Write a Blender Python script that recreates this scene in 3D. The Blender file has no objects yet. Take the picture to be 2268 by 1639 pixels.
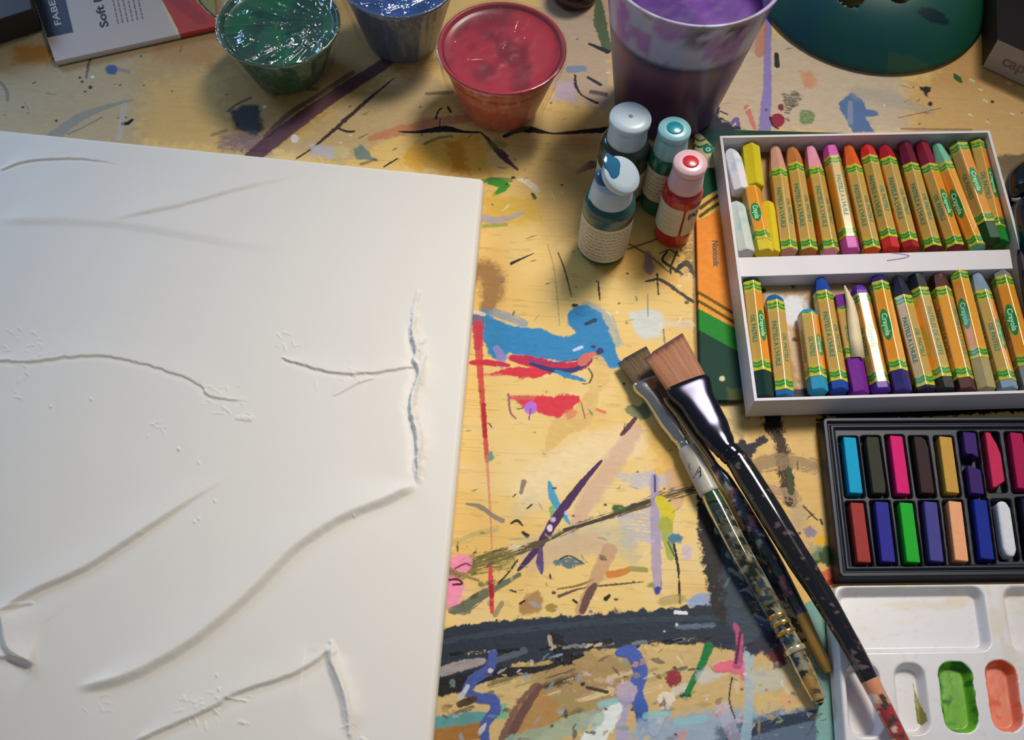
import bpy, math, random
import numpy as np
from mathutils import Vector, Matrix
random.seed(7); np.random.seed(7)
SC = bpy.context.scene
COL = SC.collection

# ---------------------------------------------------------------- camera
F, TH, ROLL, HC = 2350.0, math.radians(29.5), math.radians(3.5), 0.5
fwd = np.array([0, math.sin(TH), -math.cos(TH)]); up0 = np.array([0, math.cos(TH), math.sin(TH)]); rt0 = np.array([1., 0, 0])
RT = rt0*math.cos(ROLL)+up0*math.sin(ROLL); UP = up0*math.cos(ROLL)-rt0*math.sin(ROLL)
CC = np.array([0, 0, HC])
def at(px, py, z=0.0):
    """world point (m) on the height z seen at a photo pixel"""
    d = fwd*F+RT*(px-1134)-UP*(py-819.5)
    return CC+d*((z-HC)/d[2])
def V(px, py, z=0.0): return Vector(at(px, py, z))
cam = bpy.data.cameras.new('camera'); camo = bpy.data.objects.new('camera', cam); COL.objects.link(camo)
cam.sensor_width = 36; cam.sensor_fit = 'HORIZONTAL'; cam.lens = F/2268*36; cam.clip_start = 0.01; cam.clip_end = 50
M = Matrix((RT, UP, -fwd)).transposed().to_4x4(); M.translation = CC; camo.matrix_world = M
SC.camera = camo

# ---------------------------------------------------------------- colour and noise
def lin1(c):
    c = c/255.0
    return c/12.92 if c <= 0.04045 else ((c+0.055)/1.055)**2.4
def lin(rgb): return np.array([lin1(c) for c in rgb], dtype=np.float32)
_T = [np.random.RandomState(s).rand(256, 256).astype(np.float32) for s in range(6)]
def vnoise(x, y, s=0):
    x = np.asarray(x, dtype=np.float32)+s*17.3; y = np.asarray(y, dtype=np.float32)+s*31.7
    xi = np.floor(x).astype(np.int32); yi = np.floor(y).astype(np.int32)
    fx = x-xi; fy = y-yi; fx = fx*fx*(3-2*fx); fy = fy*fy*(3-2*fy)
    t = _T[s % 6]; a = xi & 255; b = yi & 255; a1 = (a+1) & 255; b1 = (b+1) & 255
    return (t[a, b]*(1-fx)+t[a1, b]*fx)*(1-fy)+(t[a, b1]*(1-fx)+t[a1, b1]*fx)*fy
def fbm(x, y, s=0, o=3):
    r = 0; a = 1; n = 0
    for k in range(o):
        r = r+a*vnoise(x*2**k, y*2**k, s+k); n += a; a *= .5
    return r/n
def sst(e0, e1, x):
    t = np.clip((x-e0)/(e1-e0), 0, 1); return t*t*(3-2*t)

# ---------------------------------------------------------------- materials
def new_mat(name):
    m = bpy.data.materials.new(name); m.use_nodes = True
    return m, m.node_tree, m.node_tree.nodes['Principled BSDF']
def pmat(name, rgb, rough=.5, metal=0, coat=0, trans=0, ior=1.45, sss=0, bump=0, bscale=800, var=0, vscale=120, alpha=1, spec=.5, aniso=None):
    m, nt, b = new_mat(name)
    c = tuple(lin(rgb))+(1,)
    b.inputs['Base Color'].default_value = c; b.inputs['Roughness'].default_value = rough
    b.inputs['Metallic'].default_value = metal; b.inputs['Coat Weight'].default_value = coat; b.inputs['Coat Roughness'].default_value = .08
    b.inputs['Transmission Weight'].default_value = trans; b.inputs['IOR'].default_value = ior
    b.inputs['Specular IOR Level'].default_value = spec; b.inputs['Alpha'].default_value = alpha
    if sss:
        b.inputs['Subsurface Weight'].default_value = sss; b.inputs['Subsurface Radius'].default_value = (.004, .004, .004); b.inputs['Subsurface Scale'].default_value = 1
    tc = nt.nodes.new('ShaderNodeTexCoord')
    if var:
        n = nt.nodes.new('ShaderNodeTexNoise'); n.inputs['Scale'].default_value = vscale; n.inputs['Detail'].default_value = 4
        nt.links.new(tc.outputs['Object'], n.inputs['Vector'])
        mx = nt.nodes.new('ShaderNodeMix'); mx.data_type = 'RGBA'; mx.inputs[6].default_value = tuple(x*(1-var) for x in c[:3])+(1,)
        mx.inputs[7].default_value = tuple(min(1, x*(1+var)) for x in c[:3])+(1,)
        nt.links.new(n.outputs['Fac'], mx.inputs[0]); nt.links.new(mx.outputs[2], b.inputs['Base Color'])
    if bump:
        n = nt.nodes.new('ShaderNodeTexNoise'); n.inputs['Scale'].default_value = bscale; n.inputs['Detail'].default_value = 3
        nt.links.new(tc.outputs['Object'], n.inputs['Vector'])
        bp = nt.nodes.new('ShaderNodeBump'); bp.inputs['Strength'].default_value = bump; bp.inputs['Distance'].default_value = .0003
        nt.links.new(n.outputs['Fac'], bp.inputs['Height']); nt.links.new(bp.outputs['Normal'], b.inputs['Normal'])
    return m
def cmat(name, rough=.5, metal=0, coat=0, trans=0, bump=0, bscale=900, spec=.5, sss=0, bstretch=None, bdist=.0003):
    """material whose pigment is the mesh's own colour attribute"""
    m, nt, b = new_mat(name)
    a = nt.nodes.new('ShaderNodeAttribute'); a.attribute_name = 'Col'
    nt.links.new(a.outputs['Color'], b.inputs['Base Color'])
    b.inputs['Roughness'].default_value = rough; b.inputs['Metallic'].default_value = metal
    b.inputs['Coat Weight'].default_value = coat; b.inputs['Coat Roughness'].default_value = .1
    b.inputs['Transmission Weight'].default_value = trans; b.inputs['Specular IOR Level'].default_value = spec
    if sss:
        b.inputs['Subsurface Weight'].default_value = sss; b.inputs['Subsurface Radius'].default_value = (.004, .003, .003); b.inputs['Subsurface Scale'].default_value = 1
    if bump:
        tc = nt.nodes.new('ShaderNodeTexCoord'); n = nt.nodes.new('ShaderNodeTexNoise'); n.inputs['Scale'].default_value = bscale; n.inputs['Detail'].default_value = 4
        src = tc.outputs['Object']
        if bstretch:
            mp = nt.nodes.new('ShaderNodeMapping'); mp.inputs['Scale'].default_value = bstretch; nt.links.new(src, mp.inputs['Vector']); src = mp.outputs['Vector']
        nt.links.new(src, n.inputs['Vector'])
        bp = nt.nodes.new('ShaderNodeBump'); bp.inputs['Strength'].default_value = bump; bp.inputs['Distance'].default_value = bdist
        nt.links.new(n.outputs['Fac'], bp.inputs['Height']); nt.links.new(bp.outputs['Normal'], b.inputs['Normal'])
    return m
def film_mat(name, tint=(255, 255, 255), lo=.06, hi=.6, rough=.08, nscale=130):
    """clear plastic film: mostly see-through, mirror-like at grazing angles"""
    m = bpy.data.materials.new(name); m.use_nodes = True; nt = m.node_tree; nt.nodes.clear()
    out = nt.nodes.new('ShaderNodeOutputMaterial'); tr = nt.nodes.new('ShaderNodeBsdfTransparent'); gl = nt.nodes.new('ShaderNodeBsdfGlossy')
    tr.inputs['Color'].default_value = tuple(lin(tint))+(1,); gl.inputs['Roughness'].default_value = rough; gl.inputs['Color'].default_value = (.95, .97, 1, 1)
    lw = nt.nodes.new('ShaderNodeLayerWeight'); lw.inputs['Blend'].default_value = .35
    mr = nt.nodes.new('ShaderNodeMapRange'); mr.inputs['To Min'].default_value = lo; mr.inputs['To Max'].default_value = hi
    nt.links.new(lw.outputs['Facing'], mr.inputs['Value'])
    tc = nt.nodes.new('ShaderNodeTexCoord'); n = nt.nodes.new('ShaderNodeTexNoise'); n.inputs['Scale'].default_value = nscale; n.inputs['Detail'].default_value = 3; n.inputs['Distortion'].default_value = 1.2
    nt.links.new(tc.outputs['Object'], n.inputs['Vector'])
    bp = nt.nodes.new('ShaderNodeBump'); bp.inputs['Strength'].default_value = .8; bp.inputs['Distance'].default_value = .0012
    nt.links.new(n.outputs['Fac'], bp.inputs['Height']); nt.links.new(bp.outputs['Normal'], gl.inputs['Normal']); nt.links.new(bp.outputs['Normal'], lw.inputs['Normal'])
    mx = nt.nodes.new('ShaderNodeMixShader'); nt.links.new(mr.outputs['Result'], mx.inputs['Fac']); nt.links.new(tr.outputs[0], mx.inputs[1]); nt.links.new(gl.outputs[0], mx.inputs[2])
    nt.links.new(mx.outputs[0], out.inputs['Surface'])
    return m

# ---------------------------------------------------------------- mesh helpers
def link(name, me, mat=None, parent=None):
    o = bpy.data.objects.new(name, me); COL.objects.link(o)
    if mat is not None and me is not None and not me.materials: me.materials.append(mat)
    if parent is not None: o.parent = parent
    return o
def tag(o, label=None, cat=None, group=None, kind=None):
    if label: o['label'] = label
    if cat: o['category'] = cat
    if group: o['group'] = group
    if kind: o['kind'] = kind
    return o
def empty(name, label, cat, loc=(0, 0, 0), group=None):
    o = bpy.data.objects.new(name, None); COL.objects.link(o); o.location = loc; o.empty_display_size = .01
    return tag(o, label, cat, group)
def mesh(name, verts, faces, smooth=True, cols=None):
    me = bpy.data.meshes.new(name); me.from_pydata([tuple(map(float, v)) for v in verts], [], faces); me.validate(); me.update()
    if smooth: me.shade_smooth()
    if cols is not None: setcol(me, cols)
    return me
def setcol(me, cols):
    a = me.color_attributes.new('Col', 'FLOAT_COLOR', 'POINT')
    c = np.ones((len(me.vertices), 4), dtype=np.float32); c[:, :3] = np.asarray(cols, dtype=np.float32).reshape(-1, 3); a.data.foreach_set('color', c.ravel())
def gridmesh(name, P, cols=None, smooth=True, closed_u=False, extra=None):
    """P: (ny,nx,3) array of points -> quad mesh; closed_u wraps the x index"""
    ny, nx = P.shape[:2]
    me = bpy.data.meshes.new(name)
    idx = np.arange(ny*nx, dtype=np.int32).reshape(ny, nx)
    if closed_u: idx = np.concatenate([idx, idx[:, :1]], axis=1)
    q = np.stack([idx[:-1, :-1], idx[:-1, 1:], idx[1:, 1:], idx[1:, :-1]], axis=-1).reshape(-1, 4)
    me.vertices.add(ny*nx); me.vertices.foreach_set('co', P.astype(np.float32).ravel())
    me.loops.add(q.size); me.polygons.add(len(q))
    me.loops.foreach_set('vertex_index', q.ravel()); me.polygons.foreach_set('loop_start', np.arange(0, q.size, 4, dtype=np.int32))
    me.update(calc_edges=True); me.validate()
    if smooth: me.shade_smooth()
    if cols is not None: setcol(me, cols)
    return me
def lathe(name, prof, n=64, smooth=True, colfn=None, wob=None):
    """prof: list of (r,z); colfn(theta,z,k)->rgb linear; wob(theta,r,z,k)->(r,z)"""
    th = np.linspace(0, 2*math.pi, n, endpoint=False)
    P = np.zeros((len(prof), n, 3)); C = np.zeros((len(prof), n, 3))
    for k, (r, z) in enumerate(prof):
        rr = np.full(n, float(r)); zz = np.full(n, float(z))
        if wob: rr, zz = wob(th, rr, zz, k)
        P[k, :, 0] = rr*np.cos(th); P[k, :, 1] = rr*np.sin(th); P[k, :, 2] = zz
        if colfn: C[k] = colfn(th, zz, k)
    return gridmesh(name, P, C if colfn else None, smooth, closed_u=True)
def boxm(name, x0, x1, y0, y1, z0, z1, bev=0, smooth=False):
    import bmesh
    bm = bmesh.new(); bmesh.ops.create_cube(bm, size=1)
    for v in bm.verts: v.co = Vector(((x0+x1)/2+v.co.x*(x1-x0), (y0+y1)/2+v.co.y*(y1-y0), (z0+z1)/2+v.co.z*(z1-z0)))
    if bev: bmesh.ops.bevel(bm, geom=bm.edges[:], offset=bev, segments=2, affect='EDGES', profile=.5)
    me = bpy.data.meshes.new(name); bm.to_mesh(me); bm.free()
    if smooth: me.shade_smooth()
    return me
def prism(name, quad, z0, z1, bev=0):
    """quad: list of xy (world m), counter-clockwise or not"""
    import bmesh
    bm = bmesh.new(); b = [bm.verts.new((p[0], p[1], z0)) for p in quad]; t = [bm.verts.new((p[0], p[1], z1)) for p in quad]
    n = len(quad); bm.faces.new(b); bm.faces.new(t)
    for i in range(n): bm.faces.new((b[i], b[(i+1) % n], t[(i+1) % n], t[i]))
    bmesh.ops.recalc_face_normals(bm, faces=bm.faces[:])
    if bev: bmesh.ops.bevel(bm, geom=bm.edges[:], offset=bev, segments=2, affect='EDGES', profile=.5)
    me = bpy.data.meshes.new(name); bm.to_mesh(me); bm.free(); return me
def joinm(name, meshes, mats=None):
    import bmesh
    bm = bmesh.new()
    for i, m in enumerate(meshes):
        n0 = len(bm.faces); bm.from_mesh(m); bm.faces.ensure_lookup_table()
        if mats:
            for f in bm.faces[n0:]: f.material_index = mats[i]
    me = bpy.data.meshes.new(name); bm.to_mesh(me); bm.free(); return me
def loft(name, secs, n=28, colfn=None, smooth=True, cap=True):
    """secs: (centre Vector, half width, half height, exponent). Width lies level, across the run."""
    P = []; C = []
    N = len(secs)
    for k, (c, w, h, e) in enumerate(secs):
        a = secs[max(0, k-1)][0]; b = secs[min(N-1, k+1)][0]
        t = (b-a).normalized(); s = t.cross(Vector((0, 0, 1))).normalized(); u = s.cross(t)
        ring = []
        for i in range(n):
            th = 2*math.pi*i/n; cx = math.cos(th); sx = math.sin(th)
            ring.append(c+s*(w*math.copysign(abs(cx)**(2/e), cx))+u*(h*math.copysign(abs(sx)**(2/e), sx)))
        P.append(ring)
        if colfn: C += [colfn(k/(N-1), i/n, ring[i]) for i in range(n)]
    verts = [v for r in P for v in r]; faces = []
    for k in range(N-1):
        for i in range(n): faces.append((k*n+i, k*n+(i+1) % n, (k+1)*n+(i+1) % n, (k+1)*n+i))
    if cap: faces.append(tuple(range(n))[::-1]); faces.append(tuple(range((N-1)*n, N*n)))
    return mesh(name, verts, faces, smooth, C if colfn else None)
def path_secs(pts, sub=10):
    """pts: list of (Vector, w, h, e) smoothly interpolated"""
    out = []
    for i in range(len(pts)-1):
        p0 = pts[max(0, i-1)]; p1 = pts[i]; p2 = pts[i+1]; p3 = pts[min(len(pts)-1, i+2)]
        for j in range(sub):
            t = j/sub
            c = 0.5*((2*p1[0])+(p2[0]-p0[0])*t+(2*p0[0]-5*p1[0]+4*p2[0]-p3[0])*t*t+(3*p1[0]-p0[0]-3*p2[0]+p3[0])*t**3)
            s = t*t*(3-2*t)
            out.append((c, p1[1]+(p2[1]-p1[1])*s, p1[2]+(p2[2]-p1[2])*s, p1[3]+(p2[3]-p1[3])*s))
    out.append(pts[-1]); return out
_tc = {}
def textmesh(body, size, extr=0):
    key = (body, size, extr)
    if key in _tc: return _tc[key]
    cu = bpy.data.curves.new('type', 'FONT'); cu.body = body; cu.size = size; cu.align_x = 'CENTER'; cu.align_y = 'CENTER'; cu.extrude = extr; cu.resolution_u = 3; cu.offset = size*.025
    o = bpy.data.objects.new('type', cu); COL.objects.link(o); bpy.context.view_layer.update()
    me = bpy.data.meshes.new_from_object(o.evaluated_get(bpy.context.evaluated_depsgraph_get()))
    bpy.data.objects.remove(o); bpy.data.curves.remove(cu); me.name = 'lettering'; me.materials.clear(); _tc[key] = me
    return me
def xf(me, mat4):
    m = me.copy(); m.transform(mat4); return m

# ---------------------------------------------------------------- painter: pigment and relief laid on a level surface
def catmull(pts, sub=6):
    pts = np.asarray(pts, float)
    if len(pts) < 3: return pts
    out = []
    for i in range(len(pts)-1):
        p0 = pts[max(0, i-1)]; p1 = pts[i]; p2 = pts[i+1]; p3 = pts[min(len(pts)-1, i+2)]
        for j in range(sub):
            t = j/sub; out.append(.5*(2*p1+(p2-p0)*t+(2*p0-5*p1+4*p2-p3)*t*t+(3*p1-p0-3*p2+p3)*t**3))
    out.append(pts[-1]); return np.array(out)
class Paint:
    def __init__(s, xs, ys, z, base):
        s.xs = np.asarray(xs, np.float32); s.ys = np.asarray(ys, np.float32); s.z = z
        s.c = np.zeros((len(ys), len(xs), 3), np.float32); s.c[:] = lin(base); s.h = np.zeros((len(ys), len(xs)), np.float32); s.seed = 1
    def w(s, p): q = at(p[0], p[1], s.z); return (q[0]*1000, q[1]*1000)
    def box(s, P, m):
        x0, y0 = P.min(0)-m; x1, y1 = P.max(0)+m
        return slice(np.searchsorted(s.ys, y0), np.searchsorted(s.ys, y1)), slice(np.searchsorted(s.xs, x0), np.searchsorted(s.xs, x1))
    def dist(s, P, W, sl):
        X, Y = np.meshgrid(s.xs[sl[1]], s.ys[sl[0]])
        best = np.full(X.shape, 1e9, np.float32); U = np.zeros_like(best); S = np.zeros_like(best); D = np.zeros_like(best)
        acc = 0
        for i in range(len(P)-1):
            a = P[i]; b = P[i+1]; d = b-a; L = math.hypot(*d)+1e-9
            t = np.clip(((X-a[0])*d[0]+(Y-a[1])*d[1])/L**2, 0, 1)
            dx = X-(a[0]+t*d[0]); dy = Y-(a[1]+t*d[1]); dd = np.sqrt(dx*dx+dy*dy); hw = (W[i]+(W[i+1]-W[i])*t)/2
            r = dd/np.maximum(hw, .05); m = r < best
            best[m] = r[m]; U[m] = (acc+t*L)[m]; D[m] = dd[m]; S[m] = (dd*np.sign(d[0]*(Y-a[1])-d[1]*(X-a[0])))[m]
            acc += L
        return X, Y, best, U, S, D, acc
    def stroke(s, pts, w, col, op=1, edge=.3, soft=.12, dry=0, relief=0, fade=0):
        s.seed += 1; sd = s.seed
        sc = [1/(math.hypot(*(np.array(s.w((p[0]+1, p[1])))-np.array(s.w(p))))) for p in pts]
        W = list(w) if hasattr(w, '__len__') else [w]*len(pts)
        W = np.interp(np.linspace(0, len(pts)-1, len(pts)), np.linspace(0, len(pts)-1, len(W)), W)/np.array(sc)
        P = np.array([s.w(p) for p in pts]); Q = catmull(P); W = np.interp(np.linspace(0, 1, len(Q)), np.linspace(0, 1, len(W)), W)
        sl = s.box(Q, W.max()/2*(1+edge)+2)
        if sl[0].stop <= sl[0].start or sl[1].stop <= sl[1].start: return
        X, Y, r, U, S, D, L = s.dist(Q, W, sl)
        n = fbm(X/2.2, Y/2.2, sd, 3)-.5; n2 = fbm(X/.7, Y/.7, sd+3, 2)-.5
        m = 1-sst(1-soft, 1+soft, r+edge*(n*1.6+n2*.8))
        if dry:
            st = .65*vnoise(U/9, S/.33, sd)+.35*vnoise(U/2.0, S/.5, sd+2)
            m = m*sst(dry-.12, dry+.12, st+.25*(1-r))
        if fade: m = m*(1-sst(1-fade, 1, U/L+.25*n))
        s.put(sl, m*op, col, relief, X, Y, sd)
    def put(s, sl, m, col, relief, X, Y, sd):
        v = 1+.22*(fbm(X/3, Y/1.5, sd+1, 3)-.5)
        s.c[sl] = s.c[sl]*(1-m[..., None])+(lin(col)*v[..., None])*m[..., None]
        if relief: s.h[sl] = np.maximum(s.h[sl], 0)*(1-.0*m)+relief*m*(.6+.8*fbm(X/1.5, Y/1.5, sd, 2))
    def blob(s, poly, col, op=1, edge=1.2, soft=.5, relief=0, dry=0):
        """edge, soft in mm"""
        s.seed += 1; sd = s.seed
        P = np.array([s.w(p) for p in poly]); sl = s.box(P, edge*2+soft+1)
        if sl[0].stop <= sl[0].start or sl[1].stop <= sl[1].start: return
        X, Y = np.meshgrid(s.xs[sl[1]], s.ys[sl[0]])
        ins = np.zeros(X.shape, bool); dd = np.full(X.shape, 1e9, np.float32); n = len(P)
        for i in range(n):
            a = P[i]; b = P[(i+1) % n]
            c = ((a[1] > Y) != (b[1] > Y)) & (X < (b[0]-a[0])*(Y-a[1])/(b[1]-a[1]+1e-12)+a[0]); ins ^= c
            d = b-a; t = np.clip(((X-a[0])*d[0]+(Y-a[1])*d[1])/(d@d+1e-9), 0, 1)
            dd = np.minimum(dd, np.hypot(X-a[0]-t*d[0], Y-a[1]-t*d[1]))
        sg = np.where(ins, -dd, dd)+edge*((fbm(X/3, Y/3, sd, 3)-.5)*2.4+(fbm(X/.8, Y/.8, sd+2, 2)-.5)*.9)
        m = 1-sst(-soft, soft, sg)
        if dry: m = m*sst(dry-.14, dry+.14, .6*vnoise(X/7, Y/.4, sd)+.4*vnoise(X/1.2, Y/.9, sd+1))
        s.put(sl, m*op, col, relief, X, Y, sd)
    def dab(s, x, y, rx, ry, col, **k):
        s.blob([(x+rx*math.cos(a), y+ry*math.sin(a)) for a in np.linspace(0, 2*math.pi, 13)[:-1]], col, **k)
def axis(segs):
    out = []
    for a, b, d in segs: out += list(np.arange(a, b-d*.5, d))
    return np.array(out+[segs[-1][1]], np.float32)

# ================================================================ WORK TABLE
QT = 0.4   # mm, spacing of the detailed part
tx = axis([(-900, -380, 26), (-380, -34, .6), (-34, 352, QT), (352, 900, 27.4)])
ty = axis([(-500, 68, 28.4), (68, 430, QT), (430, 612, QT), (612, 1000, 28)])
T = Paint(tx, ty, 0, (236, 200, 124))
X, Y = np.meshgrid(tx, ty)
def mixc(m, col): T.c[:] = T.c*(1-m[..., None])+lin(col)*m[..., None]
mixc(sst(.45, .7, fbm(X/60, Y/40, 1, 4))*.55, (228, 180, 96))
mixc(sst(.5, .75, fbm(X/45, Y/30, 4, 4))*.5, (238, 212, 158))
g = .6*vnoise(X/38, Y/.55, 2)+.4*vnoise(X/11, Y/.35, 3); mixc(sst(.66, .86, g)*.28, (150, 112, 62))
mixc(sst(.70, .8, fbm(X/9, Y/2.2, 5, 3))*.25, (160, 140, 90))
del g
# --- far (upper) part: grey and brown washes
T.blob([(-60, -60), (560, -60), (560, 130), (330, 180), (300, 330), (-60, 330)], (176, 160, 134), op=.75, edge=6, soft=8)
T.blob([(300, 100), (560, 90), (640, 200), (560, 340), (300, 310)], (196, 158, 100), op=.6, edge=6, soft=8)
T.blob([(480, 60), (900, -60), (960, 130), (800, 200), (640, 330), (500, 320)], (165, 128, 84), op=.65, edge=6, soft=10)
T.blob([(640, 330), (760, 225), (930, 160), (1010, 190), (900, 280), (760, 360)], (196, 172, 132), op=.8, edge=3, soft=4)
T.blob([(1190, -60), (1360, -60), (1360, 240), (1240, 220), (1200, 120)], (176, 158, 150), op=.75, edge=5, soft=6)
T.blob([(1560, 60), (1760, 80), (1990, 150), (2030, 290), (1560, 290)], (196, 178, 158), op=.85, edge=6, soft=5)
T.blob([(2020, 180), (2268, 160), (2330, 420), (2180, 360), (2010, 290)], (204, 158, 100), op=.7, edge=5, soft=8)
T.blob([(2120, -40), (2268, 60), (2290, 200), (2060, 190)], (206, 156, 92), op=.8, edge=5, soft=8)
T.blob([(30, 100), (120, 95), (120, 140), (30, 140)], (182, 122, 44), op=.85, edge=2, soft=4)
T.blob([(330, 90), (480, 60), (480, 150), (345, 130)], (178, 124, 66), op=.5, edge=3, soft=5)
T.stroke([(205, 122), (196, 138), (193, 155), (190, 172)], [9, 5, 7, 3], (104, 66, 88), op=.8)
T.dab(247, 153, 13, 12, (52, 82, 148), op=.9, soft=.8); T.stroke([(255, 150), (285, 158)], 12, (90, 100, 140), op=.4, dry=.4)
for x, y, r in [(182, 180, 4), (200, 192, 5), (176, 170, 3), (188, 202, 3), (124, 266, 3), (278, 258, 2), (50, 236, 4)]: T.dab(x, y, r, r*.8, (50, 52, 44), edge=.5, soft=.3)
T.dab(204, 169, 3.5, 3, (238, 236, 226), edge=.2, soft=.2)
T.stroke([(120, 300), (170, 262), (220, 240), (292, 220)], [34, 26, 18, 6], (124, 138, 138), op=.6, dry=.25)
T.stroke([(0, 180), (14, 200), (16, 220)], 8, (70, 80, 90), op=.5)
T.stroke([(150, 296), (200, 272), (225, 258)], 4, (84, 96, 104), op=.6)
T.stroke([(272, 273), (283, 271), (292, 264)], [9, 11, 7], (16, 14, 18), edge=.3)
T.stroke([(275, 230), (262, 305)], 14, (196, 188, 196), op=.35, dry=.3)
T.blob([(508, 245), (540, 232), (572, 232), (584, 285), (566, 300), (520, 285)], (44, 54, 66), edge=1.5, soft=1.6, op=.93)
T.stroke([(505, 245), (520, 232), (555, 215)], 6, (50, 62, 52), op=.8, dry=.3)
T.blob([(490, 300), (590, 292), (600, 340), (480, 330)], (126, 104, 116), op=.8, edge=2, soft=3, dry=.3)
T.stroke([(470, 297), (500, 288)], 10, (70, 80, 60), op=.5, dry=.4)
T.stroke([(560, 345), (640, 282), (740, 210), (850, 140), (930, 80)], [40, 40, 34, 30, 26], (86, 54, 72), edge=.15, op=.93)
T.stroke([(590, 300), (640, 250), (700, 212), (780, 160)], 14, (58, 42, 52), op=.7, dry=.35)
T.stroke([(610, 208), (650, 195), (700, 196)], 12, (52, 62, 46), op=.6, dry=.3)
T.dab(652, 306, 9, 10, (226, 220, 208), edge=.4, soft=.3, relief=.2)
T.stroke([(656, 350), (700, 320), (760, 268), (812, 222), (872, 172)], [4, 6, 11, 8, 3], (58, 38, 46), edge=.6, op=.95)
T.stroke([(750, 283), (768, 290), (784, 290)], 6, (64, 44, 46), edge=.5)
T.stroke([(820, 305), (880, 290), (960, 270), (1052, 258)], [16, 30, 30, 20], (204, 122, 92), op=.75, edge=.5, dry=.15, soft=.3)
T.blob([(900, 330), (985, 300), (1060, 297), (1085, 330), (1082, 390), (960, 380), (880, 362)], (230, 172, 54), edge=4, soft=3, op=.85)
T.blob([(985, 315), (1025, 308), (1040, 385), (1000, 380)], (206, 128, 30), edge=3, soft=3, op=.8)
T.stroke([(940, 318), (968, 305), (1000, 300)], 8, (92, 108, 60), op=.7, dry=.3)
T.stroke([(884, 290), (925, 291), (985, 284), (1025, 290), (1065, 292)], [3, 8, 20, 8, 4], (36, 34, 42), edge=.25)
T.stroke([(1065, 292), (1085, 312), (1110, 342), (1146, 374)], [4, 9, 16, 5], (94, 60, 66), edge=.4)
T.dab(1100, 318, 22, 12, (120, 124, 60), op=.6, soft=2)
T.stroke([(1118, 300), (1142, 290), (1170, 285), (1225, 294), (1290, 290), (1345, 286)], [10, 12, 20, 5, 12, 18], (34, 28, 36), edge=.3)
T.stroke([(945, 206), (1000, 203)], [8, 13], (84, 82, 72), op=.7, dry=.2)
T.stroke([(965, 262), (970, 246), (978, 238)], 4, (40, 30, 34)); T.stroke([(975, 262), (974, 280)], 3, (50, 40, 40)); T.stroke([(992, 236), (998, 246)], 6, (60, 44, 40))
T.blob([(780, 330), (800, 320), (836, 355), (790, 352)], (92, 134, 138), edge=1, soft=.6, op=.85)
T.blob([(690, 318), (735, 322), (742, 350), (690, 345)], (196, 194, 210), edge=2, soft=1.5, op=.8)
T.blob([(735, 320), (775, 325), (770, 350), (740, 348)], (214, 202, 150), edge=1.5, soft=1, op=.8)
T.stroke([(850, 368), (880, 350)], 4, (40, 36, 30)); T.stroke([(800, 362), (832, 352)], 8, (60, 70, 80), op=.6, dry=.3)
T.stroke([(1325, 0), (1330, 50), (1345, 108)], [16, 30, 20], (60, 92, 58), dry=.25, op=.9)
T.stroke([(1262, 152), (1290, 150)], 20, (96, 136, 176), op=.75, dry=.2)
T.stroke([(1274, 165), (1276, 188), (1290, 210), (1322, 226)], [4, 7, 4, 8], (44, 34, 46), edge=.6)
T.stroke([(1306, 96), (1345, 112)], [7, 14], (42, 44, 52)); T.stroke([(1303, 170), (1330, 186)], 8, (50, 48, 60), dry=.2); T.stroke([(1310, 202), (1342, 208)], 12, (60, 48, 70), dry=.2, op=.8)
T.blob([(1230, 180), (1270, 180), (1275, 225), (1225, 220)], (190, 178, 214), op=.6, soft=2)
T.dab(1290, 318, 34, 20, (192, 112, 78), op=.45, soft=4); T.stroke([(1280, 380), (1312, 362)], [10, 22], (116, 62, 84), op=.85)
T.stroke([(1090, 400), (1118, 410), (1092, 432)], [26, 22, 6], (66, 146, 44), dry=.12)
T.stroke([(1070, 400), (1100, 395), (1130, 398)], 12, (80, 140, 60), dry=.3, op=.8)
T.blob([(1070, 430), (1210, 440), (1200, 490), (1072, 500)], (218, 176, 60), op=.75, edge=3, soft=3)
T.stroke([(1072, 482), (1105, 486), (1160, 470)], [22, 18, 8], (170, 164, 176), op=.8, dry=.2)
T.stroke([(1072, 500), (1120, 496)], 10, (128, 158, 70), op=.7, dry=.2)
T.stroke([(1110, 330), (1125, 345)], 5, (80, 70, 60)); T.stroke([(1150, 397), (1168, 402), (1190, 420)], [9, 18, 14], (242, 226, 198), relief=.15)
T.stroke([(1180, 428), (1185, 438)], 8, (30, 26, 26)); T.dab(1137, 392, 6, 4, (60, 40, 36), edge=.5)
# --- upper right
T.stroke([(1704, 20), (1700, 110), (1700, 190), (1694, 286)], [16, 16, 18, 30], (128, 116, 190), op=.88, dry=.1)
T.stroke([(1686, 50), (1684, 118)], 22, (190, 104, 90), op=.7, dry=.2); T.stroke([(1668, 60), (1672, 110)], 20, (190, 140, 120), op=.5, dry=.3)
T.stroke([(1720, 118), (1722, 144)], [10, 12], (30, 34, 30)); T.dab(1618, 150, 7, 10, (70, 60, 60), edge=.8)
T.blob([(1772, 155), (1800, 158), (1808, 190), (1782, 196)], (214, 136, 94), op=.75, edge=2, soft=2)
T.blob([(1856, 228), (1886, 202), (1908, 216), (1920, 240), (1946, 246), (1946, 254), (1918, 258), (1940, 292), (1890, 292), (1868, 252)], (62, 106, 162), edge=1, soft=.7, op=.93)
T.stroke([(1884, 225), (1884, 270)], 12, (150, 160, 178), op=.6, dry=.3)
T.stroke([(1900, 205), (1960, 216), (2060, 244)], [40, 50, 20], (150, 154, 150), op=.4, dry=.1, soft=.4)
T.stroke([(1990, 260), (2085, 238)], 3, (110, 90, 60), op=.6)
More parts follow.
